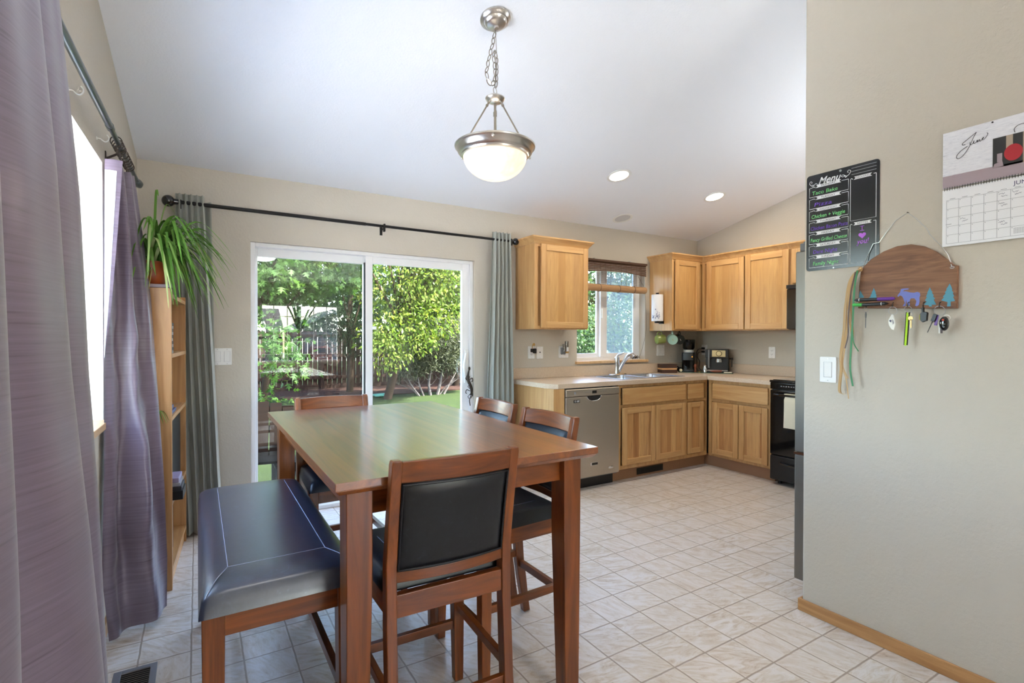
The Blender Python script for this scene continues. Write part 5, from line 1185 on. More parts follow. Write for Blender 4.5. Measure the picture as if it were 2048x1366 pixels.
b = MB(); b.prism([(.998, 1.370), (.991, 1.374), (.990, 1.362)], V, D+.003, D+.0036); strokes(b, [[(.989, 1.372), (.985, 1.362), (.984, 1.355)], [(.986, 1.374), (.982, 1.366), (.981, 1.358)]], V, .0008, D+.003); part(b, 'print', 'ink_navy', tg)
t = keys('lime green and black braided cord with a brass key, middle hook', .937, 1.27)
b = MB(); ring(b, .933, 1.4128, .0133, D); ring(b, .923, 1.395, .008, D+.004, .0008); part(b, 'key_ring', 'steel_wire', t)
b = MB(); bb = MB()
for k in range(26):
    f = k/25; y = .9336+(.9403-.9336)*f; z = 1.398-.126*f
    b.ball(V(y, z, D+.0025), (.004, .0042, .0040), 8, 6)
    for s in (-1, 1): bb.ball(V(y+s*.0046, z+.002, D), (.0035, .0030, .0034), 8, 6)
part(b, 'braid', 'lime_cord', t); part(bb, 'braid_edge', 'cord_black', t)
b = MB(); b.cyl(V(.9225, 1.378, D+.003), V(.9225, 1.378, D+.006), .0085, n=16); b.box(XP-D-.006, XP-D-.003, .9190, .9235, 1.340, 1.374); part(b, 'key', 'key_brass', t)
t = keys('black key fob with yellow side panel, second from right', .884, 1.36)
b = MB(); b.prism([(.8839, 1.4215), (.8875, 1.4185), (.887, 1.400), (.8934, 1.392), (.8940, 1.3724), (.8834, 1.3605), (.8700, 1.3666), (.8677, 1.3971), (.872, 1.401), (.881, 1.402), (.881, 1.419)], V, D-.009, D+.006); fb = part(b, 'fob', 'black_plastic', t, bev=.002)
b = MB(); b.prism([(.8932, 1.390), (.8910, 1.393), (.8905, 1.369), (.8936, 1.3715)], V, D+.004, D+.0068); part(b, 'side_panel', 'tag_yellow', fb)
t = keys('car key bunch with black remote and purple tags, rightmost hook', .825, 1.318)
b = MB(); ring(b, .8308, 1.404, .0175, D); part(b, 'key_ring', 'steel_wire', t)
b = MB(); b.bar(V(.842, 1.391, D+.003), V(.851, 1.364, D+.004), .013, .008, (1, 0, 0)); b.bar(V(.851, 1.364, D+.004), V(.8666, 1.3205, D+.006), .003, .0025, (1, 0, 0)); part(b, 'key', 'black_plastic', t, bev=.001)
b = MB(); b.bar(V(.8374, 1.388, D), V(.8434, 1.3482, D), .009, .003, (1, 0, 0)); part(b, 'purple_tag', 'marker_purple', t)
b = MB(); b.X = Matrix.Translation(V(.813, 1.354, D+.010)); b.ball((0, 0, 0), (.0075, .0155, .027), 18, 14); rm = part(b, 'remote', 'black_gloss', t)
b = MB(); b.ball(V(.8145, 1.368, D+.0165), (.0018, .004, .004), 10, 8); part(b, 'panic_button', 'fob_red', rm)
b = MB(); b.ball(V(.810, 1.352, D+.0175), (.0012, .0032, .0032), 10, 8); b.ball(V(.812, 1.342, D+.017), (.0012, .0036, .0036), 10, 8); part(b, 'button', 'grey_plastic', rm)
b = MB(); b.bar(V(.8316, 1.352, D-.002), V(.8315, 1.3178, D-.002), .005, .003, (1, 0, 0)); part(b, 'white_tag', 'tag_white', t)
b = MB(); b.bar(V(.8255, 1.352, D-.003), V(.8253, 1.3178, D-.003), .006, .003, (1, 0, 0)); part(b, 'maroon_tag', 'ribbon_brown', t)
b = MB(); ring(b, .8090, 1.377, .009, D-.003, .0022); part(b, 'pale_loop', 'tag_white', t)

# ------------------------------------------------------------------ switch plates and outlets
WB = lambda a, z, d: (a, YB-d, z)
WR = lambda a, z, d: (XR-d, -a, z)
WP = lambda a, z, d: (XP-d, -a, z)
def plate(W, a0, a1, z0, z1, kinds, label, name='wall_outlet', cat='outlet', group='wall plates'):
    c = W((a0+a1)/2, z0, 0); t = thing(name, label, cat, c, 0, group)
    b = MB(); b.prism(rrect(a0, a1, z0, z1, .004, 2), W, .0005, .0065); part(b, 'plate', 'white_plastic', t, bev=.0015)
    n = len(kinds); w_ = (a1-a0)/n; zc = (z0+z1)/2
    for k, kd in enumerate(kinds):
        ac = a0+w_*(k+.5)
        if kd == 'rocker':
            b = MB(); b.prism(rrect(ac-.0165, ac+.0165, zc-.0335, zc+.0335, .002, 2), W, .006, .0085); rk = part(b, 'rocker', 'white_plastic', t, bev=.001)
            b = MB(); b.tube([W(ac+sx*.0178, zc+sz*.035, .0067) for sx, sz in ((-1, -1), (1, -1), (1, 1), (-1, 1))], .0007, 4, closed=True); part(b, 'rocker_gap', 'ink_grey', t)
        elif kd == 'jack':
            b = MB(); b.cyl(W(ac, zc+.004, .006), W(ac, zc+.004, .009), .006, n=12); part(b, 'jack', 'dark_slot', t)
        else:
            for s in (-1, 1):
                b = MB(); q = W(ac, zc+s*.0195, 0); b.prism([(ac+.0165*cos(x), zc+s*.0195+max(-.0115, min(.0115, .0165*sin(x)))) for x in [2*pi*j/24 for j in range(24)]], W, .006, .0078); rc = part(b, 'receptacle', 'white_plastic', t)
                b = MB()
                for da in (-.0062, .0062): b.prism([(ac+da-.0011, zc+s*.0195-.001), (ac+da+.0011, zc+s*.0195-.001), (ac+da+.0011, zc+s*.0195+.007), (ac+da-.0011, zc+s*.0195+.007)], W, .0076, .0081)
                b.prism([(ac+.0024*cos(x), zc+s*.0195-.0062+.0024*sin(x)) for x in [2*pi*j/8 for j in range(8)]], W, .0076, .0081)
                part(b, 'slots', 'dark_slot', rc)
    b = MB()
    for a in ([a0+w_*(k+.5) for k in range(n)]):
        for s in (-1, 1): b.cyl(W(a, zc+s*.049, .006), W(a, zc+s*.049, .0074), .0028, n=8)
    part(b, 'screws', 'steel_wire', t); return t
plate(WB, .088, .203, 1.107, 1.222, ['rocker', 'rocker'], 'white double rocker switch plate left of the sliding door', 'light_switch', 'light switch')
plate(WP, -1.2915, -1.2195, 1.096, 1.213, ['rocker'], 'white single rocker switch on the partition wall below the menu board', 'light_switch', 'light switch')
plate(WB, 2.638, 2.710, 1.100, 1.216, ['duplex'], 'white outlet left under the wall cabinet with a black plug in it')
plate(WB, 2.734, 2.806, 1.096, 1.212, ['jack'], 'white single jack plate right next to the plugged outlet', 'wall_jack', 'wall jack')
plate(WB, 2.992, 3.108, 1.100, 1.216, ['duplex', 'rocker'], 'white double plate near the window with a silver night light')
plate(WB, 4.338, 4.455, 1.098, 1.216, ['rocker', 'rocker'], 'white double rocker plate below the hanging mugs', 'light_switch', 'light switch')
plate(WR, -3.142, -3.071, 1.090, 1.206, ['duplex'], 'white outlet on the right wall beneath the two door cabinet')
plate(WR, -3.965, -3.893, 1.098, 1.216, ['duplex'], 'white outlet behind the espresso machine with two black plugs')
t = thing('plug_in_warmer', 'black plug-in with small gold ornament in the left outlet', 'plug', (2.674, YB-.01, 1.16))
b = MB(); b.prism(rrect(2.660, 2.690, 1.160, 1.194, .006, 3), WB, .0075, .045); b.prism(rrect(2.672, 2.700, 1.150, 1.196, .008, 3), WB, .030, .055); part(b, 'plug', 'cord_black', t, bev=.003)
b = MB(); b.tube(cr([WB(2.668, 1.190, .035), WB(2.665, 1.215, .035), WB(2.672, 1.236, .035), WB(2.686, 1.242, .035), WB(2.692, 1.228, .035), WB(2.682, 1.222, .035), WB(2.678, 1.232, .035)], 5), .0035, 8); b.ball(WB(2.678, 1.232, .035), (.008, .006, .010), 10, 8); part(b, 'ornament', 'gold_metal', t)
b = MB(); b.tube([WB(2.694, 1.195, .04), WB(2.697, 1.215, .04)], .004, 8); part(b, 'tip', 'chalk_white', t)
t = thing('night_light', 'silver cylindrical night light plugged into the double plate near the window', 'night light', (3.04, YB-.01, 1.15))
b = MB(); b.prism(rrect(3.010, 3.045, 1.135, 1.200, .006, 3), WB, .0075, .045); part(b, 'base', 'grey_plastic', t, bev=.003)
b = MB(); b.cyl(WB(3.058, 1.262, .045), WB(3.058, 1.205, .045), .019, n=20); b.cyl(WB(3.034, 1.235, .04), WB(3.034, 1.165, .04), .018, n=20); part(b, 'shade', 'stainless_z', t)
b = MB(); b.cyl(WB(3.066, 1.205, .045), WB(3.066, 1.165, .045), .012, n=14); part(b, 'bulb', 'white_plastic', t)
b = MB(); b.ball(WB(3.048, 1.155, .05), .009, 10, 8); b.ball(WB(3.072, 1.155, .045), .009, 10, 8); part(b, 'knob', 'gold_metal', t)
for z, lab, s in ((1.176, 'black plug and cord in the upper socket behind the espresso machine', 1), (1.137, 'black plug and cord in the lower socket behind the espresso machine', -1)):
    t = thing('power_plug', lab, 'plug', (XR-.02, 3.929, z), 0, 'plugs behind the espresso machine')
    b = MB(); b.box(XR-.040, XR-.009, 3.915, 3.943, z-.011, z+.011); part(b, 'plug', 'cord_black', t, bev=.004)
    e = (4.76, 3.80+.03*s, .935)
    b = MB(); b.tube(cr([(XR-.038, 3.93, z), (XR-.085, 3.95, z-.015), (XR-.11, 3.945+.01*s, z-.07), (XR-.12, 3.92+.02*s, 1.03), (4.84, 3.89+.02*s, .96), e], 6), .0035, 6); part(b, 'cord', 'cord_black', t)

# ------------------------------------------------------------------ bamboo blind and what is on the window sill
t = thing('bamboo_blind', 'brown bamboo roll-up blind hanging over the top of the kitchen window', 'blind', (3.70, 3.98, 1.76))
X0, X1, yb = 3.235, 4.118, 3.985
b = MB()
n = 26
top = [(X0+(X1-X0)*k/n, 2.082) for k in range(n+1)]; bot = [(X0+(X1-X0)*k/n, 1.950+.030*abs(sin(pi*k/n))**1.2) for k in range(n+1)]
for j in range(7):   # slat bands of the scalloped valance with slits between them
    f0, f1 = j/7, (j+(.98 if j in (0, 6) else .76))/7
    sg = [(x, zt+(zb-zt)*f0-.016*sin(pi*(k/n))*sin(pi*f0)) for k, ((x, zt), (_, zb)) in enumerate(zip(top, bot))]; sg2 = [(x, zt+(zb-zt)*f1-.016*sin(pi*(k/n))*sin(pi*f1)) for k, ((x, zt), (_, zb)) in enumerate(zip(top, bot))]
    b.prism(sg+sg2[::-1], lambda a, z, d: (a, yb-d, z), 0, .004)
b.box(X0, X1, yb-.02, yb, 2.066, 2.086); part(b, 'valance', 'bamboo_dark', t)
b = MB()
for k in range(14):
    z = 1.955-.0095*k; b.cyl((X0+.005, yb+.012, z), (X1-.03, yb+.012, z), .0011, n=5)
for k in range(12): b.tube([(X0+.03+k*.072, yb+.010, 2.06), (X0+.03+k*.072, yb+.008, 1.84)], .0016, 5)
b.tube([(3.99, yb-.006, 1.955), (4.08, yb-.006, 1.842)], .0016, 5); b.tube([(4.075, yb-.006, 1.955), (4.075, yb-.006, 1.845)], .0016, 5)
part(b, 'slats', 'bamboo_dark', t, label='thin see-through slats and cords')
b = MB(); b.lathe([(0, X0), (.034, X0), (.036, X0+.01), (.036, X1-.02), (.034, X1-.012), (0, X1-.012)], (0, yb+.002, 1.802), 20, Matrix(((0, 0, 1), (1, 0, 0), (0, 1, 0)))); part(b, 'rolled_slats', 'bamboo_tan', t)
b = MB()
for x in (3.46, 3.72, 3.93): b.tube([(x+.0*k, yb+.002+.038*cos(a), 1.802+.038*sin(a)) for k, a in enumerate([2*pi*j/20 for j in range(20)])], .002, 5, closed=True)
part(b, 'roll_cord', 'bronze_metal', t)
b = MB(); b.tube(cr([(4.10, yb, 1.84), (4.135, yb+.01, 1.5), (4.15, YB-.02, 1.35), (4.12, YB+.01, 1.16), (4.06, YB-.01, 1.075)], 6), .0013, 5); part(b, 'pull_cord', 'bronze_metal', t)
for x in (3.42, 3.90):
    b = MB(); b.tube([(x, YB, 2.10), (x, YB-.03, 2.10), (x, YB-.045, 2.085), (x, YB-.04, 2.10)], .003, 6); part(b, 'mount_hook', 'steel_wire', t)
b = MB()
random.seed(3)
for k in range(34):
    c = Vector((4.00, YB-.002, 1.078)); d = Vector((random.uniform(-1, 1), random.uniform(-.4, .4), random.uniform(0, .8))).normalized()
    p = c+Vector((random.uniform(-.045, .045), random.uniform(-.01, .01), 0)); b.tube(cr([p-d*.008, p+Vector((.006, 0, .008))+d*.018, p+d*.034+Vector((0, 0, -.004))], 3), .0016, 5)
solo(b, 'twig_bundle', 'bark', 'small tangle of dry twigs on the right end of the kitchen window sill', 'twigs')
# ------------------------------------------------------------------ left wall: rod, mauve curtains, hooks
ROFF, RODZ = .058, 2.150
def RX(y): return LX(y)+ROFF
t = thing('curtain_rod', 'grey metal curtain rod above the left window', 'curtain rod', (RX(1.9), 1.9, RODZ))
b = MB(); b.tube([(RX(.55), .55, RODZ), (RX(2.62), 2.62, RODZ)], .0128, 16); b.tube([(RX(2.62), 2.62, RODZ), (RX(2.66), 2.66, RODZ)], .0145, 16); part(b, 'outer_tube', 'pewter_metal', t)
b = MB(); b.tube([(RX(2.6), 2.6, RODZ), (RX(3.50), 3.50, RODZ)], .0100, 14); part(b, 'inner_tube', 'pewter_metal', t, label='thinner telescoping tube')
b = MB(); b.tube([(RX(y), y, RODZ) for y in (3.48, 3.50, 3.54, 3.60)], [.012, .019, .022, .010], 16); part(b, 'finial', 'pewter_metal', t)
for y in (.80, 2.93):
    b = MB(); b.tube([(LX(y), y, RODZ-.05), (LX(y)+.012, y, RODZ-.045), (RX(y), y, RODZ-.014), (RX(y)+.014, y, RODZ-.004)], .005, 8); b.box(LX(y), LX(y)+.004, y-.012, y+.012, RODZ-.085, RODZ-.02); part(b, 'bracket', 'bronze_metal', t)
ringY = [2.79, 2.83, 2.865, 2.90, 2.97, 3.02, 3.06, 3.10, 3.14, 3.17]
for k, y in enumerate(ringY):
    t = thing('curtain_ring', 'dark bronze curtain ring with clip on the left rod above the mauve curtain', 'curtain ring', (RX(y), y, RODZ-.03), 0, 'curtain clip rings on the left rod')
    a0 = .5*((k*37) % 10-5)/10
    b = MB(); b.tube([(RX(y)+.021*cos(x), y+.021*sin(x)*sin(a0)*.6, RODZ-.010+.021*sin(x)) for x in [2*pi*j/20 for j in range(20)]], .0022, 6, closed=True); part(b, 'hoop', 'bronze_metal', t)
    b = MB(); b.box(RX(y)-.003, RX(y)+.003, y-.006, y+.006, RODZ-.056, RODZ-.030); part(b, 'clip', 'bronze_metal', t)
for y, l in ((2.25, 'white cup hook on the left wall nearer the viewpoint'), (2.735, 'white cup hook on the left wall farther along near the gathered curtain')):
    b = MB(); x = LX(y); z = 2.125; b.tube(cr([(x, y, z), (x+.012, y, z), (x+.020, y, z-.006), (x+.030, y, z-.010), (x+.040, y, z), (x+.040, y, z+.012), (x+.034, y, z+.020)], 5), .0022, 6); b.cyl((x, y, z), (x+.003, y, z), .007, n=10)
    solo(b, 'cup_hook', 'tag_white', l, 'hook', group='cup hooks on the left wall')

def interp(tab, v):
    for (v0, *p), (v1, *q) in zip(tab, tab[1:]):
        if (v0-v)*(v1-v) <= 0: 
            f = (v-v0)/(v1-v0) if v1 != v0 else 0; return [a+(c-a)*f for a, c in zip(p, q)]
    return list(tab[-1][1:]) if abs(tab[-1][0]-v) < abs(tab[0][0]-v) else list(tab[0][1:])
# near curtain: right hand edge swings out into the room towards the floor
EDGE = [(2.14, -.300), (1.64, -.263), (1.22, -.249), (.90, -.229), (.447, -.211), (.0, -.185)]
def near(u, v):
    z = 2.128-2.115*v; xe = interp(EDGE, z)[0]
    y = 1.645-.80*u
    gather = .35+.65*v
    base = xe+(-.302-.00*v-xe)*min(1, u*1.3)*(.55)
    f = .046*gather*sin(u*2*pi*2.6+.5*sin(2.2*v)+.4)+.007*sin(u*2*pi*5.3+1.1+2*v)*(1-.4*v)
    fade = min(1, u/.10)
    x = base+f*fade+.045*v*sin(u*pi*1.15)+.012*sin(5*v+u*9)*v*fade
    yy = y+.016*gather*cos(u*2*pi*2.6)*fade
    return (x+.012*(1-v), yy, z)
t = thing('window_curtain', 'large mauve satin curtain filling the left edge of the view', 'curtain', (-.25, 1.25, 0), 0, 'mauve satin curtains')
b = MB(); b.grid(150, 90, near); o = part(b, 'cloth', 'mauve_satin', t, fixn=False, angle=3.2)
b = MB(); b.tube([near(0, k/60) for k in range(61)], .0035, 6); part(b, 'hem', 'mauve_satin', t)
# far curtain: gathered on the rings, spreading towards the floor in front of the bookcase
LE = [(2.06, -.334, 2.79), (1.30, -.3355, 2.77), (1.10, -.337, 2.765), (.75, -.337, 2.75), (.30, -.345, 2.735), (.02, -.322, 2.735)]
RE = [(2.11, -.268, 3.22), (1.82, -.232, 3.17), (1.49, -.196, 3.13), (1.13, -.172, 3.08), (.60, -.138, 3.00), (.25, -.124, 2.93), (.03, -.125, 2.885)]
def far(u, v):
    z = (2.06+.05*u)*(1-v)+(.012+.03*u)*v
    lx, ly = interp(LE, z); rx, ry = interp(RE, z)
    x = lx+(rx-lx)*u; y = ly+(ry-ly)*(u**.8)
    a = (.022+.016*v)*sin(pi*u)
    f = a*sin(u*2*pi*(3.0-1.7*v)+1.6*v)+.005*sin(pi*u)*sin(13*u+9*v)
    crk = (.014*noise.noise((u*4, v*9, 2.0))+.007*noise.noise((u*9+v*6, v*17, 5.0)))*min(1, 4*u)*min(1, 4*(1-u))*min(1, max(.25, v*2))
    return (x+f*.75+crk, y-f*1.1-.05*sin(pi*u)*v, z)
t = thing('window_curtain', 'mauve satin curtain gathered at the far end of the left window', 'curtain', (-.23, 2.9, 0), 0, 'mauve satin curtains')
b = MB(); b.grid(90, 150, far); cl = part(b, 'cloth', 'mauve_satin', t, fixn=False, angle=3.2)
b = MB()
def lin(u, v):
    z = 2.01-.80*v; w_ = (.040*(1-v)**.9+.001); x, y = interp(LE, z)
    return (x+.001+w_*u, y-.012-.004*sin(pi*u), z)
b.grid(6, 40, lin); part(b, 'lining', 'white_fabric', cl, fixn=False, label='white lining showing along the folded edge')
b = MB()
def hemf(u, v):
    z = 2.058-.84*v; w_ = (.060*(1-v)**.75+.002); x, y = interp(LE, z)
    return (x+w_*u, y-.007-.004*sin(pi*u), z)
b.grid(6, 40, hemf); part(b, 'folded_hem', 'mauve_satin', cl, fixn=False)

# ------------------------------------------------------------------ sliding door rod with sage drapes
GY, GZ = YB-.085, 2.165
t = thing('curtain_rod', 'black curtain rod with ball finial over the patio door', 'curtain rod', (1.14, GY, GZ))
b = MB(); b.tube([(-.12, GY, GZ), (1.10, GY, GZ-.003)], .0125, 14); b.tube([(1.10, GY, GZ-.003), (2.42, GY, GZ-.006)], .0105, 14); part(b, 'tube', 'black_metal', t)
b = MB(); b.ball((-.155, GY, GZ), .037, 20, 14); b.cyl((-.128, GY, GZ), (-.10, GY, GZ), .020, .016, 16); part(b, 'finial', 'black_gloss', t)
b = MB(); b.ball((2.447, GY, GZ-.006), .032, 20, 14); b.cyl((2.425, GY, GZ-.006), (2.40, GY, GZ-.006), .018, .014, 16); part(b, 'finial', 'black_gloss', t)
for x in (-.09, 1.245, 2.40):
    b = MB(); b.tube([(x, YB, GZ-.02), (x, GY+.02, GZ-.018), (x, GY, GZ-.016)], .006, 8); b.box(x-.006, x+.006, GY-.014, GY+.014, GZ-.045, GZ+.014); b.box(x-.010, x+.010, YB-.005, YB, GZ-.06, GZ+.02); part(b, 'bracket', 'black_metal', t)
def drape(label, x0t, x1t, x0b, x1b, ztop, flare, n=5, flip=1, zb=.015):
    t = thing('patio_drape', label, 'curtain', ((x0t+x1t)/2, GY, 0), 0, 'sage green drapes')
    def f(u, v):
        z = ztop+(zb-ztop)*v; k = v**flare
        x0 = x0t+(x0b-x0t)*k; x1 = x1t+(x1b-x1t)*k
        ph = u*2*pi*n+.5*sin(3*v)*u
        amp = .024+.016*v
        sq = sin(ph); sq = math.copysign(abs(sq)**.8, sq)
        y = GY+amp*sq*(1 if v > .05 else .85)-.004
        x = x0+(x1-x0)*(u+.22/n*sin(2*ph)/2)+.006*sin(7*v+u*5)*v
        return (x, y, z+.006*abs(sin(ph))*(1-v)*(1 if v < .02 else 0))
    b = MB(); b.grid(110, 60, f); part(b, 'cloth', 'sage_drape', t, fixn=False, angle=3.2)
    return t
dl = drape('sage green drape gathered left of the patio door behind the spider plant', -.118, .040, -.090, .150, 2.218, 1.1, 5)
b = MB(); b.grid(20, 30, lambda u, v: (.028+.055*u+.035*v, GY+.035+.018*sin(u*5), 2.19-2.17*v)); part(b, 'back_fold', 'sage_drape', dl, fixn=False)
drape('sage green drape gathered right of the patio door beside the wall cabinet', 2.208, 2.392, 2.140, 2.440, 2.222, 1.0, 5)

# ------------------------------------------------------------------ bookcase in the back left corner
A0 = Vector((-.112, 3.150)); DR = (Vector((-.062, 3.890))-A0).normalized(); NR = Vector((-DR.y, DR.x))
def BP(a, d, z): p = A0+DR*a+NR*d; return (p.x, p.y, z)
def bbox(mb, a0, a1, d0, d1, z0, z1):
    mb.hexa([BP(a, d, z) for z in (z0, z1) for a, d in ((a0, d0), (a1, d0), (a1, d1), (a0, d1))])
t = thing('bookcase', 'narrow wooden bookcase in the corner behind the far mauve curtain', 'bookcase', BP(.37, .1, 0))
b = MB(); bbox(b, 0, .022, 0, .20, 0, 1.548); part(b, 'side_panel', 'oak_trim_z', t, bev=.002)
b = MB(); bbox(b, .718, .740, 0, .20, 0, 1.548); part(b, 'side_panel', 'oak_trim_z', t, bev=.002)
b = MB(); bbox(b, .022, .718, .190, .200, .02, 1.54); part(b, 'back_panel', 'dark_wood_and_shade', t)  # dark colour stands for the shade inside the bookcase
for z in (.085, .43, .865, 1.19, 1.500):
    b = MB(); bbox(b, .022, .718, .0, .190, z, z+.022); part(b, 'shelf', 'oak_trim_y', t, bev=.002)
b = MB(); bbox(b, .022, .718, .012, .028, .0, .085); part(b, 'plinth', 'oak_trim_y', t)
b = MB(); bbox(b, -.004, .12, -.004, .16, 1.549, 1.566); solo(b, 'folded_cloth', 'mauve_band', 'folded mauve cloth on top of the bookcase under the plant', 'cloth', bev=.003)
for k in range(10):
    b = MB(); o_ = random.uniform(-.008, .008); bbox(b, .035+o_, .16+o_, .006+abs(o_)*.5, .140, 1.2125+k*.0162, 1.2275+k*.0162)
    solo(b, 'disc_case', ['disc_silver', 'book_dark', 'disc_silver', 'black_plastic'][k % 4], 'disc case in the stack on the upper bookcase shelf', 'disc case', group='disc cases stacked on the upper shelf', bev=.001)
b = MB(); bbox(b, .20, .62, .02, .18, .454, .855); solo(b, 'black_speaker', 'black_plastic', 'black box shaped speaker on the middle bookcase shelf', 'speaker', bev=.004)
zz = .453
for k, (h, m, l) in enumerate(((.048, 'black_plastic', 'black case at the bottom of the stack sticking out of the bookcase'), (.022, 'book_dark', 'dark thin book in the middle of the stack in the bookcase'), (.020, 'disc_silver', 'grey thin book second from top of the bookcase stack'), (.026, 'book_mauve', 'mauve covered book on top of the stack sticking out of the bookcase'))):
    b = MB(); bbox(b, .030, .185, -.045+.006*k, .150, zz, zz+h-.001); zz += h
    solo(b, 'book', m, l, 'book', group='stack on the middle bookcase shelf', bev=.003)
b = MB(); bbox(b, .04, .30, .01, .15, .8875, .905); bbox(b, .05, .28, .02, .15, .906, .925); solo(b, 'blue_folder', 'book_blue', 'blue grey folders lying on the shelf beside the small plantlet', 'folder', bev=.002)
b = MB(); bbox(b, .05, .34, .03, .17, .1075, .40); solo(b, 'dark_bin', 'book_dark', 'dark bin on the bottom shelf of the bookcase', 'bin', bev=.006)

# spider plant
pc = Vector(BP(.085, .085, 1.5665))
t = thing('spider_plant', 'spider plant with long arching leaves in an amber pot on the bookcase', 'plant', pc)
b = MB(); b.lathe([(0, 0), (.045, 0), (.060, .03), (.066, .08), (.060, .105), (.064, .118), (.060, .119), (.055, .105), (0, .10)], pc, 28); pt = part(b, 'pot', 'pot_amber', t)
b = MB(); b.lathe([(0, .104), (.056, .104)], pc, 20); part(b, 'soil', 'soil', pt)
random.seed(11)
def blade(mb, base, az, reach, rise, droop, w, tw=0.0, n=12):
    d = Vector((cos(az), sin(az), 0)); sd = Vector((-sin(az), cos(az), 0)); P = []; W_ = []
    for k in range(n+1):
        s = k/n; P.append(Vector(base)+d*reach*(s**.9)+Vector((0, 0, rise*sin(min(s*1.5, 1)*pi/2)-droop*max(0, s-.28)**1.6))+sd*tw*s*s); W_.append(w*(.55+.45*min(1, s*4))*(1-s**3)**.7+.0006)
    mb.ribbon(P, sd+Vector((0, 0, .35*random.uniform(-1, 1))), W_, .0008)
lv = [MB(), MB(), MB()]
top = pc+Vector((0, 0, .105))
def clampx(az, r): return min(r, .145/max(.05, -cos(az))) if cos(az) < 0 else r
tints = []
leaf = MB(); ltint = []
def addblade(*a, **k):
    n0 = len(leaf.v); blade(leaf, *a, **k); ltint.extend([random.random()**1.6]*(len(leaf.v)-n0))
for k in range(150):
    az = random.choice((random.uniform(-1.9, 1.2), random.uniform(-1.2, .6), random.uniform(-pi, pi)))
    r = clampx(az, random.uniform(.14, .36)); b0 = top+Vector((random.uniform(-.03, .03), random.uniform(-.03, .03), -.01))
    addblade(b0, az, r, random.uniform(.10, .30), random.uniform(.15, .62), random.uniform(.011, .018), tw=random.uniform(-.05, .05))
addblade(top, .15, .36, .24, .42, .012, tw=.02, n=16); addblade(top, -1.2, .07, .40, .10, .012); addblade(top, -.3, .10, .34, .12, .012)
def leaf_obj(mb, tint, name, mat, parent):
    o = part(mb, name, mat, parent, fixn=False, smooth=False)
    at = o.data.attributes.new('tint', 'FLOAT', 'POINT'); at.data.foreach_set('value', tint); return o
for p_ in leaf.v: p_.x = max(p_.x, LX(p_.y)+.012)
leaf_obj(leaf, ltint, 'leaves', 'spider_leaf', t)
b = MB()
for k, (o1, o2) in enumerate(((0, 0), (.012, .02), (-.01, .045))):
    b.tube(cr([top+Vector((.0, -.04, 0)), pc+Vector((-.02+o1, -.105, .02)), pc+Vector((-.045+o1, -.112, -.20)), pc+Vector((-.03+o1, -.112, -.36)), pc+Vector((0+o1*.3, -.112, -.52)), pc+Vector((.012, -.114, -.66))], 8), .0018, 6)
part(b, 'runner', 'leaf_runner', t)
leaf = MB(); ltint = []
for k in range(14): addblade(pc+Vector((.012, -.116, -.66)), 2*pi*k/14, random.uniform(.04, .075), .03, .12, .006, n=6)
leaf_obj(leaf, ltint, 'plantlet', 'spider_leaf', t)

# ------------------------------------------------------------------ floor register, door ornament
t = thing('floor_vent', 'grey metal floor register with slats near the mauve curtain', 'vent', (-.205, 2.36, 0))
b = MB(); 
x0, x1, y0, y1 = -.278, -.138, 2.185, 2.482
b.box(x0, x0+.026, y0, y1, 0, .005); b.box(x1-.022, x1, y0, y1, 0, .005); b.box(x0+.026, x1-.022, y0, y0+.022, 0, .005); b.box(x0+.026, x1-.022, y1-.022, y1, 0, .005); part(b, 'frame', 'vent_metal', t, bev=.0015)
b = MB(); b.box(x0+.02, x1-.018, y0+.018, y1-.018, .0003, .0010); part(b, 'well', 'dark_slot', t)
for k in range(19):
    y = y0+.030+k*.0133; b = MB(); b.bar((x0+.026, y, .0038), (x1-.022, y, .0038), .0066, .0012, (0, .5, 1)); part(b, 'slat', 'vent_slat', t)
ox, oy = 2.030, YB+.018
t = thing('door_ornament', 'dark twisted metal lizard ornament hanging on the patio door stile', 'ornament', (ox, oy, .72))
b = MB(); b.tube(cr([(ox+.005, oy, 1.02), (ox-.012, oy-.012, .97), (ox-.010, oy-.015, .92), (ox+.006, oy-.018, .88), (ox+.020, oy-.015, .84), (ox+.018, oy-.015, .79), (ox+.002, oy-.012, .75), (ox+.010, oy-.01, .70)], 6), [.004+.010*sin(pi*min(1, k/34)) for k in range(43)], 10); b.ball((ox+.004, oy-.004, 1.025), (.010, .008, .016), 12, 8); part(b, 'body', 'bronze_metal', t)
for s, z in ((-1, .95), (1, .93), (-1, .83), (1, .80)):
    b = MB(); b.tube(cr([(ox+.004, oy-.015, z), (ox+s*.026, oy-.015, z+.012), (ox+s*.034, oy-.010, z-.012), (ox+s*.024, oy-.008, z-.022)], 4), .0036, 7); part(b, 'leg', 'bronze_metal', t)
b = MB()
for z in (.87, .78): b.tube([(ox+.001+.017*cos(x), oy-.02, z+.017*sin(x)) for x in [2*pi*j/16 for j in range(16)]], .004, 7, closed=True)
part(b, 'swirls', 'chrome', t)
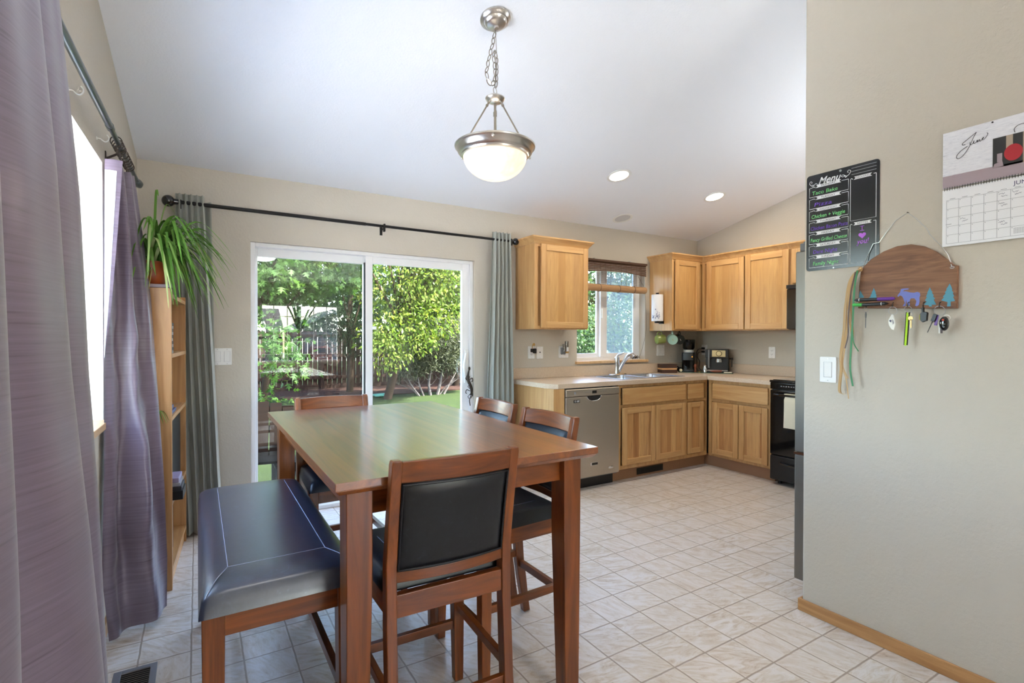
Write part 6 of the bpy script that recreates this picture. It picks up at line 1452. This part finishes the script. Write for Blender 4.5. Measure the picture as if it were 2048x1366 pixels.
# ------------------------------------------------------------------ back yard
GZ0 = -0.25
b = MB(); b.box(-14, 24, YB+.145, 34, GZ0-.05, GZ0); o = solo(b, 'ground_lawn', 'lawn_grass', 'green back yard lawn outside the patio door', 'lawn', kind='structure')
b = MB(); b.box(-18, -.78, YF-.16, YB+.14, GZ0-.05, GZ0); solo(b, 'ground_side', 'side_bounce', 'unseen side ground outside the left window, made pale to bounce light in', 'side yard', kind='structure')  # unseen ground, added pale to bounce sunlight through the left window
b = MB(); b.box(-.6, 3.0, YB+.145, 5.75, GZ0, GZ0+.05); o = solo(b, 'patio_slab', 'patio', 'pale concrete patio outside the sliding door', 'patio', kind='structure')
b = MB()
pts = [(4.8+4.6*cos(x)*(1+.06*sin(5*x)), 14.75+1.25*sin(x)*(1+.1*cos(3*x))) for x in [2*pi*k/48 for k in range(48)]]
b.prism(pts, lambda a, c, d: (a, c, d), GZ0+.001, GZ0+.02); solo(b, 'mulch_bed', 'mulch', 'brown mulch bed in front of the fence', 'mulch', kind='stuff')
random.seed(21)
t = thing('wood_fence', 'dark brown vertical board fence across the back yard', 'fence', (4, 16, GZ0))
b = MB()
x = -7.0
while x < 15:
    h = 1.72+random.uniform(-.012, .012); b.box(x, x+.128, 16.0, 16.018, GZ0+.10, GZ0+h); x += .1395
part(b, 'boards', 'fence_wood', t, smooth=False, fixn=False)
for z in (.30, .95, 1.55):
    b = MB(); b.box(-7, 15, 15.955, 15.998, GZ0+z, GZ0+z+.09); part(b, 'rail', 'fence_wood', t)
b = MB(); b.box(-7, 15, 15.97, 15.999, GZ0, GZ0+.14); part(b, 'kickboard', 'fence_wood', t)
for k in range(9):
    b = MB(); x = -6.6+2.44*k; b.box(x-.045, x+.045, 15.90, 15.955, GZ0, GZ0+1.7); part(b, 'post', 'fence_wood', t)

def leaves(n, centers, L, W, star=False, droop=.5, cl=9, spread=.16, seed=1):
    """leaf cloud: sprays of leaves on the outside of lobes (x, y, z, rx, ry, rz)"""
    rg = np.random.default_rng(seed)
    vol = np.array([c[3]*c[4]+c[4]*c[5]+c[3]*c[5] for c in centers]); pick = rg.choice(len(centers), n//cl, p=vol/vol.sum())
    Cn = np.array(centers)[pick]
    u = rg.normal(size=(len(pick), 3)); u /= np.linalg.norm(u, axis=1)[:, None]
    rr = 1-.45*rg.random(len(pick))**2.5
    base = Cn[:, :3]+u*Cn[:, 3:]*rr[:, None]
    base = np.repeat(base, cl, 0); u = np.repeat(u, cl, 0); N = len(base)
    base = base+rg.normal(size=(N, 3))*spread*np.array([1, 1, .7])
    d = u*.8+rg.normal(size=(N, 3))*.6; d[:, 2] -= droop; d /= np.linalg.norm(d, axis=1)[:, None]
    s = np.cross(d, rg.normal(size=(N, 3))+np.array([0, 0, 1.2])); s /= np.linalg.norm(s, axis=1)[:, None]
    nn = np.cross(s, d)
    k = (.65+.7*rg.random(N))[:, None]
    if star: shape = [(0, 0), (.30, .55), (.25, .05), (.62, .42), (.60, .12), (1.0, 0), (.60, -.12), (.62, -.42), (.25, -.05), (.30, -.55)]
    else: shape = [(0, 0), (.45, .5), (1.0, 0), (.45, -.5)]
    m = len(shape); V_ = np.empty((N, m, 3))
    for i, (a, c) in enumerate(shape): V_[:, i] = base+d*(L*a)*k+s*(W*c)*k+nn*(-.12*L*a*a)*k
    tint = np.clip(np.repeat(rg.beta(2, 2.4, N//cl), cl)*.7+.3*rg.random(N), 0, 1)
    return V_.reshape(-1, 3), m, np.repeat(tint, m)
def foliage(data, name, mat, parent):
    V_, m, tint = data; N = len(V_)//m; me = bpy.data.meshes.new(name); sh = np.array(ORG[root_of(parent).name]); V_ = V_-sh
    me.vertices.add(len(V_)); me.vertices.foreach_set('co', V_.ravel().astype(np.float32))
    me.loops.add(N*m); me.loops.foreach_set('vertex_index', np.arange(N*m, dtype=np.int32))
    me.polygons.add(N); me.polygons.foreach_set('loop_start', np.arange(0, N*m, m, dtype=np.int32)); me.polygons.foreach_set('loop_total', np.full(N, m, dtype=np.int32))
    me.update(calc_edges=True); at = me.attributes.new('tint', 'FLOAT', 'POINT'); at.data.foreach_set('value', tint.astype(np.float32))
    me.materials.append(MATS[mat]); o = bpy.data.objects.new(name, me); C.objects.link(o); o.parent = parent; return o
def tree(name, label, cat, base, lobes, n, L, W, mat, star=False, trunk=.09, seed=1, droop=.5, spread=.16, bark='bark', group=None, cl=9):
    t = thing(name, label, cat, base, 0, group); random.seed(seed)
    foliage(leaves(n, lobes, L, W, star, droop, cl, spread, seed), 'foliage', mat, t)
    b = MB(); B = Vector(base)
    cen = sum((Vector(l[:3]) for l in lobes), Vector())/len(lobes)
    pts = cr([B, B.lerp(cen, .35)+Vector((.05, .03, 0)), B.lerp(cen, .7)+Vector((-.04, .02, 0)), cen], 5); b.tube(pts, [trunk*(1-.6*k/(len(pts)-1)) for k in range(len(pts))], 10)
    for l in lobes[:10]:
        q = Vector(l[:3]); p0 = B.lerp(cen, .55); m_ = p0.lerp(q, .5)+Vector((random.uniform(-.1, .1), random.uniform(-.1, .1), .08)); b.tube(cr([p0, m_, q], 5), [trunk*.45*(1-.75*k/10) for k in range(11)], 6)
    part(b, 'trunk', bark, t); return t
def lobes(c, r, n, k, seed):
    rg = random.Random(seed); o = [(c[0], c[1], c[2], r[0]*.8, r[1]*.8, r[2]*.8)]
    for _ in range(n):
        a = rg.uniform(0, 2*pi); e = rg.uniform(-.9, .9); q = sqrt(1-e*e)
        f = rg.uniform(.55, .8); o.append((c[0]+r[0]*f*q*cos(a), c[1]+r[1]*f*q*sin(a), c[2]+r[2]*f*e, r[0]*k*rg.uniform(.7, 1.2), r[1]*k*rg.uniform(.7, 1.2), r[2]*k*.7*rg.uniform(.6, 1.1)))
    return o
TG = 'back yard trees'
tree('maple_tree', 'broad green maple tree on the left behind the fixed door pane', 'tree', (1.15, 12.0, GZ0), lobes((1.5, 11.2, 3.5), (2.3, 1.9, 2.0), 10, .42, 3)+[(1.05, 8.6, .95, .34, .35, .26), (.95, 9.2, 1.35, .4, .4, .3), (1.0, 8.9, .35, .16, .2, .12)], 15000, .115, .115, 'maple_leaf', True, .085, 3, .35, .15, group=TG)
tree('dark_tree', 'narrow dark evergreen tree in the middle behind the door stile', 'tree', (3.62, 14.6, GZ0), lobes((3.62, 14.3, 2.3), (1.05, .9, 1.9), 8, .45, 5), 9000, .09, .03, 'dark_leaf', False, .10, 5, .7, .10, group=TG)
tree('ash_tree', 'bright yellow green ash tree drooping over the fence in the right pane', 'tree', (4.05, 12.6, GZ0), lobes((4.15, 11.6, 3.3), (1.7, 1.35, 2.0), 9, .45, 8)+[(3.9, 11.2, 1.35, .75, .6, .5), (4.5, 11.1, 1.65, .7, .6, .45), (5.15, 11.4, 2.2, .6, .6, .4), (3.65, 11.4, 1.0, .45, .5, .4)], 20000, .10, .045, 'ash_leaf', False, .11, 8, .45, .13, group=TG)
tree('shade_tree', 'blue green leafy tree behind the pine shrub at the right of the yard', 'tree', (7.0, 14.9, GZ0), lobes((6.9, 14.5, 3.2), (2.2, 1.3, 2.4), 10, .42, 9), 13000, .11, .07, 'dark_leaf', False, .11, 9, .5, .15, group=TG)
# mugo pine with pale splayed stems
t = thing('pine_shrub', 'dark rounded pine shrub with pale grey splayed stems by the fence', 'shrub', (5.35, 13.0, GZ0))
foliage(leaves(20000, [(5.3, 13.0, .95, 1.05, .7, .50), (4.75, 12.9, .62, .50, .5, .34), (6.1, 13.0, .80, .65, .5, .45), (5.4, 12.7, 1.35, .7, .5, .4), (6.1, 13.2, 1.4, .6, .5, .4), (5.35, 12.6, .72, .6, .3, .22)], .12, .016, False, -.2, 22, .08, 13), 'foliage', 'pine_leaf', t)
random.seed(14)
for k, (x, lean, h, r) in enumerate(((4.98, -.55, .85, .022), (5.10, -.30, .95, .026), (5.30, -.02, 1.10, .042), (5.52, .22, 1.10, .048), (5.72, .50, .90, .030), (5.62, .75, .70, .020), (5.0, -.80, .60, .016))):
    b = MB(); p0 = Vector((x, 12.80+.03*k, GZ0)); w1 = random.uniform(-.05, .05)
    pts = cr([p0, p0+Vector((lean*.30+w1, -.02, h*.30)), p0+Vector((lean*.72-w1, .02, h*.62)), p0+Vector((lean*1.05, .05, h))], 5); b.tube(pts, [r*(1-.55*i/(len(pts)-1)) for i in range(len(pts))], 8)
    for j in range(5):
        q = pts[4+j*2]; s_ = random.choice((-1, 1, 1 if lean > 0 else -1)); l_ = random.uniform(.7, 1.3)
        b.tube(cr([q, q+Vector((s_*.10*l_, random.uniform(-.05, .05), .06*l_)), q+Vector((s_*.25*l_, random.uniform(-.1, .1), .22*l_))], 4), [.009-.0007*i for i in range(9)], 6)
    part(b, 'stem', 'trunk_grey', t)
for i, (c, r, n) in enumerate((((-1.5, 19, 3.6), (2.6, 1.4, 3.2), 4500), ((2.6, 19.5, 4.0), (2.6, 1.4, 3.6), 5500), ((7.0, 20, 4.2), (2.8, 1.5, 3.8), 5500), ((11.4, 18.6, 3.8), (2.6, 1.6, 3.4), 5000))):
    tree('neighbour_tree', ['dark tree beyond the fence at the far left', 'dark tree beyond the fence behind the fixed pane', 'tall dark tree beyond the fence behind the ash', 'dark tree beyond the fence toward the right corner'][i], 'tree', (c[0], c[1], GZ0), lobes(c, r, 8, .45, 30+i), n, .24, .15, 'dark_leaf', False, .14, 30+i, .4, .22, group='trees beyond the fence')
tree('viburnum_bush', 'dense small leaved bush outside the kitchen window', 'bush', (6.75, 7.5, GZ0), lobes((6.75, 7.5, 1.05), (1.25, .9, 1.25), 8, .45, 41), 14000, .06, .035, 'bush_leaf', False, .05, 41, .2, .08)
tree('lilac_bush', 'taller leafy bush behind the small leaved one outside the kitchen window', 'bush', (9.2, 9.6, GZ0), lobes((9.2, 9.6, 1.7), (1.9, 1.2, 1.7), 8, .45, 43), 10000, .11, .07, 'bush_leaf', False, .06, 43, .3, .12)
tree('added_maple', 'unseen maple tree added west of the house to block sun', 'tree', (-4.2, 9.2, GZ0), lobes((-3.6, 8.2, 4.2), (2.5, 2.4, 2.2), 9, .45, 47), 5200, .20, .20, 'maple_leaf', True, .12, 47, .35, .22, group=TG)  # unseen tree, added to block sun through the sliding door
# patio chairs seen low through the fixed pane
def adirondack(name, label, loc, rz, mat):
    t = thing(name, label, 'patio chair', loc, rz, 'patio chairs')
    def P(x, s, d=0): return (x, -.26-.30*s+d*.94, .30+.53*s+d*.34)      # back slats lean away
    for k in range(5):
        x = (k-2)*.118; h = 1-.03*abs(k-2)**2
        b = MB(); b.hexa([P(x-.054, 0), P(x+.054, 0), P(x+.054, 0, .02), P(x-.054, 0, .02), P(x-.057, h), P(x+.057, h), P(x+.057, h, .02), P(x-.057, h, .02)]); part(b, 'back_slat', mat, t, bev=.006, local=True)
    for s in (.10, .52, .86):
        b = MB(); p = P(0, s, -.018); b.box(-.29, .29, p[1]-.012, p[1]+.012, p[2]-.035, p[2]+.035); part(b, 'cross_rail', mat, t, local=True)
    for k in range(6):
        y = -.24+k*.095; b = MB(); b.box(-.27, .27, y, y+.082, .32+k*.012, .342+k*.012); part(b, 'seat_slat', mat, t, bev=.003, local=True)
    for s in (-1, 1):
        b = MB(); b.hexa([(s*.29-.012, -.62, .0), (s*.29+.012, -.62, .0), (s*.29+.012, .34, .30), (s*.29-.012, .34, .30), (s*.29-.012, -.56, .0), (s*.29+.012, -.56, .0), (s*.29+.012, .34, .38), (s*.29-.012, .34, .38)]); part(b, 'leg', mat, t, local=True)
        b = MB(); b.box(s*.31-.012, s*.31+.012, .22, .33, 0, .56); part(b, 'leg', mat, t, local=True)
        b = MB(); b.box(s*.33-.07, s*.33+.07, -.38, .38, .56, .582); part(b, 'armrest', mat, t, bev=.006, local=True)
    return t
adirondack('patio_chair', 'dark brown slatted patio chair just outside the fixed door pane', (.50, 5.30, GZ0+.05), radians(172), 'chair_brown')
t = thing('patio_footstool', 'low grey slatted footstool on the patio beside the brown patio chair', 'footstool', (.86, 5.45, GZ0+.05))
for k in range(5):
    b = MB(); b.box(.62, 1.10, 5.25+k*.085, 5.325+k*.085, .06, .085); part(b, 'slat', 'chair_grey', t, bev=.004)
for x in (.65, 1.07):
    for y in (5.28, 5.63):
        b = MB(); b.box(x-.02, x+.02, y-.02, y+.02, GZ0+.05, .06); part(b, 'leg', 'chair_grey', t)
b = MB(); random.seed(4)
def crump(u, v): 
    a = 2*pi*u; r = .16*sin(pi*v)*(1+.3*noise.noise((cos(a)*2, sin(a)*2, v*3))); return (4.05+r*1.5*cos(a), 13.1+r*sin(a), GZ0+.01+.09*(1-v)+.03*noise.noise((u*7, v*5, 1)))
b.grid(20, 10, crump); solo(b, 'plastic_sheet', 'green_plastic', 'small crumpled green plastic lying on the lawn edge by the mulch', 'plastic', fixn=False)

# ------------------------------------------------------------------ street side, seen only mirrored in the fixed pane
SZ = -1.1
b = MB(); b.box(-30, 50, -75, YF-.16, SZ-.05, SZ); solo(b, 'ground_drive', 'drive_grey', 'pale driveway and street in front of the house', 'driveway', kind='structure')
t = thing('garage', 'neighbour garage with grey gabled roof mirrored in the door glass', 'garage', (11.9, -50, SZ))
b = MB(); b.box(8.3, 15.5, -54, -47, SZ, 2.0); b.prism([(8.3, 2.0), (15.5, 2.0), (11.9, 3.75)], lambda a, z, d: (a, -47-d, z), 0, 7); part(b, 'walls', 'siding', t)
b = MB()
for s in (-1, 1): b.hexa([(11.9, -54.3, 3.95), (11.9, -46.6, 3.95), (11.9+s*4.1, -46.6, 1.95), (11.9+s*4.1, -54.3, 1.95), (11.9, -54.3, 4.1), (11.9, -46.6, 4.1), (11.9+s*4.1, -46.6, 2.1), (11.9+s*4.1, -54.3, 2.1)])
part(b, 'roof', 'roof_shingle', t)
b = MB()
for s in (-1, 1): b.hexa([(11.9, -46.6, 3.75), (11.9, -46.5, 3.75), (11.9+s*4.2, -46.5, 1.72), (11.9+s*4.2, -46.6, 1.72), (11.9, -46.6, 4.15), (11.9, -46.5, 4.15), (11.9+s*4.2, -46.5, 2.12), (11.9+s*4.2, -46.6, 2.12)])
part(b, 'fascia', 'trim_white', t)
b = MB(); b.box(9.2, 14.6, -46.98, -46.9, SZ, 1.2); part(b, 'garage_door', 'trim_white', t)
b = MB(); b.box(8.2, 15.6, -46.95, -46.8, 1.55, 1.75); part(b, 'trim', 'trim_white', t)
t = thing('house', 'neighbour house with grey roof left of the garage in the mirrored view', 'house', (1.5, -52, SZ))
b = MB(); b.box(-6, 7.6, -58, -50, SZ, 1.9); part(b, 'walls', 'siding', t)
b = MB(); b.hexa([(-6.5, -49.4, 1.8), (7.7, -49.4, 1.8), (7.7, -58.6, 1.8), (-6.5, -58.6, 1.8), (-5.5, -53.9, 4.4), (7.7, -53.9, 4.4), (7.7, -54.1, 4.4), (-5.5, -54.1, 4.4)]); part(b, 'roof', 'roof_shingle', t)
for x in (-3.5, .5, 4.5):
    b = MB(); b.box(x, x+1.4, -49.99, -49.9, .1, 1.3); part(b, 'window', 'dark_glass', t)
t = thing('car', 'red car parked on the driveway mirrored in the fixed door pane', 'car', (9.55, -42, SZ))
def car_sec(y, hw0, hw1, z0, z1): return [(9.55-hw0, y, z0), (9.55+hw0, y, z0), (9.55+hw1, y, z1), (9.55-hw1, y, z1)]
b = MB(); S_ = [car_sec(-39.9, .80, .78, SZ+.30, SZ+.85), car_sec(-40.05, .90, .86, SZ+.22, SZ+1.0), car_sec(-41.5, .92, .88, SZ+.20, SZ+.98), car_sec(-43.5, .92, .88, SZ+.20, SZ+.95), car_sec(-44.3, .86, .78, SZ+.25, SZ+.75)]
vs = [p for s in S_ for p in s]; b.add(vs, [(4*k+i, 4*k+(i+1) % 4, 4*k+4+(i+1) % 4, 4*k+4+i) for k in range(4) for i in range(4)]+[(3, 2, 1, 0), (16, 17, 18, 19)]); part(b, 'body', 'car_red', t, bev=.06)
b = MB(); S_ = [car_sec(-40.1, .80, .64, SZ+.95, SZ+1.45), car_sec(-40.6, .84, .66, SZ+.95, SZ+1.56), car_sec(-42.0, .84, .66, SZ+.95, SZ+1.56), car_sec(-42.9, .80, .55, SZ+.92, SZ+1.05)]
vs = [p for s in S_ for p in s]; b.add(vs, [(4*k+i, 4*k+(i+1) % 4, 4*k+4+(i+1) % 4, 4*k+4+i) for k in range(3) for i in range(4)]+[(3, 2, 1, 0), (12, 13, 14, 15)]); part(b, 'cabin', 'car_red', t, bev=.05)
b = MB(); b.hexa([(8.90, -40.07, SZ+1.0), (10.20, -40.07, SZ+1.0), (10.20, -40.04, SZ+1.0), (8.90, -40.04, SZ+1.0), (9.02, -40.11, SZ+1.40), (10.08, -40.11, SZ+1.40), (10.08, -40.08, SZ+1.40), (9.02, -40.08, SZ+1.40)]); part(b, 'rear_window', 'dark_glass', t)
for s in (-1, 1):
    b = MB(); b.box(9.55+s*.68-.12, 9.55+s*.68+.12, -40.03, -39.93, SZ+.72, SZ+.92); part(b, 'tail_lamp', 'tail_lamp', t)
    for y in (-40.8, -43.4):
        b = MB(); b.cyl((9.55+s*.78, y, SZ+.33), (9.55+s*.95, y, SZ+.33), .33, n=20); part(b, 'wheel', 'tyre', t)
b = MB(); b.box(9.30, 9.80, -39.92, -39.88, SZ+.52, SZ+.64); part(b, 'licence_plate', 'trim_white', t)
tree('street_tree', 'slim tree in the front yard mirrored in the fixed door pane', 'tree', (3.2, -11.8, SZ), lobes((3.2, -11.8, 3.6), (1.5, 1.3, 1.1), 6, .45, 51), 2500, .16, .12, 'maple_leaf', True, .09, 51, .35, .18)
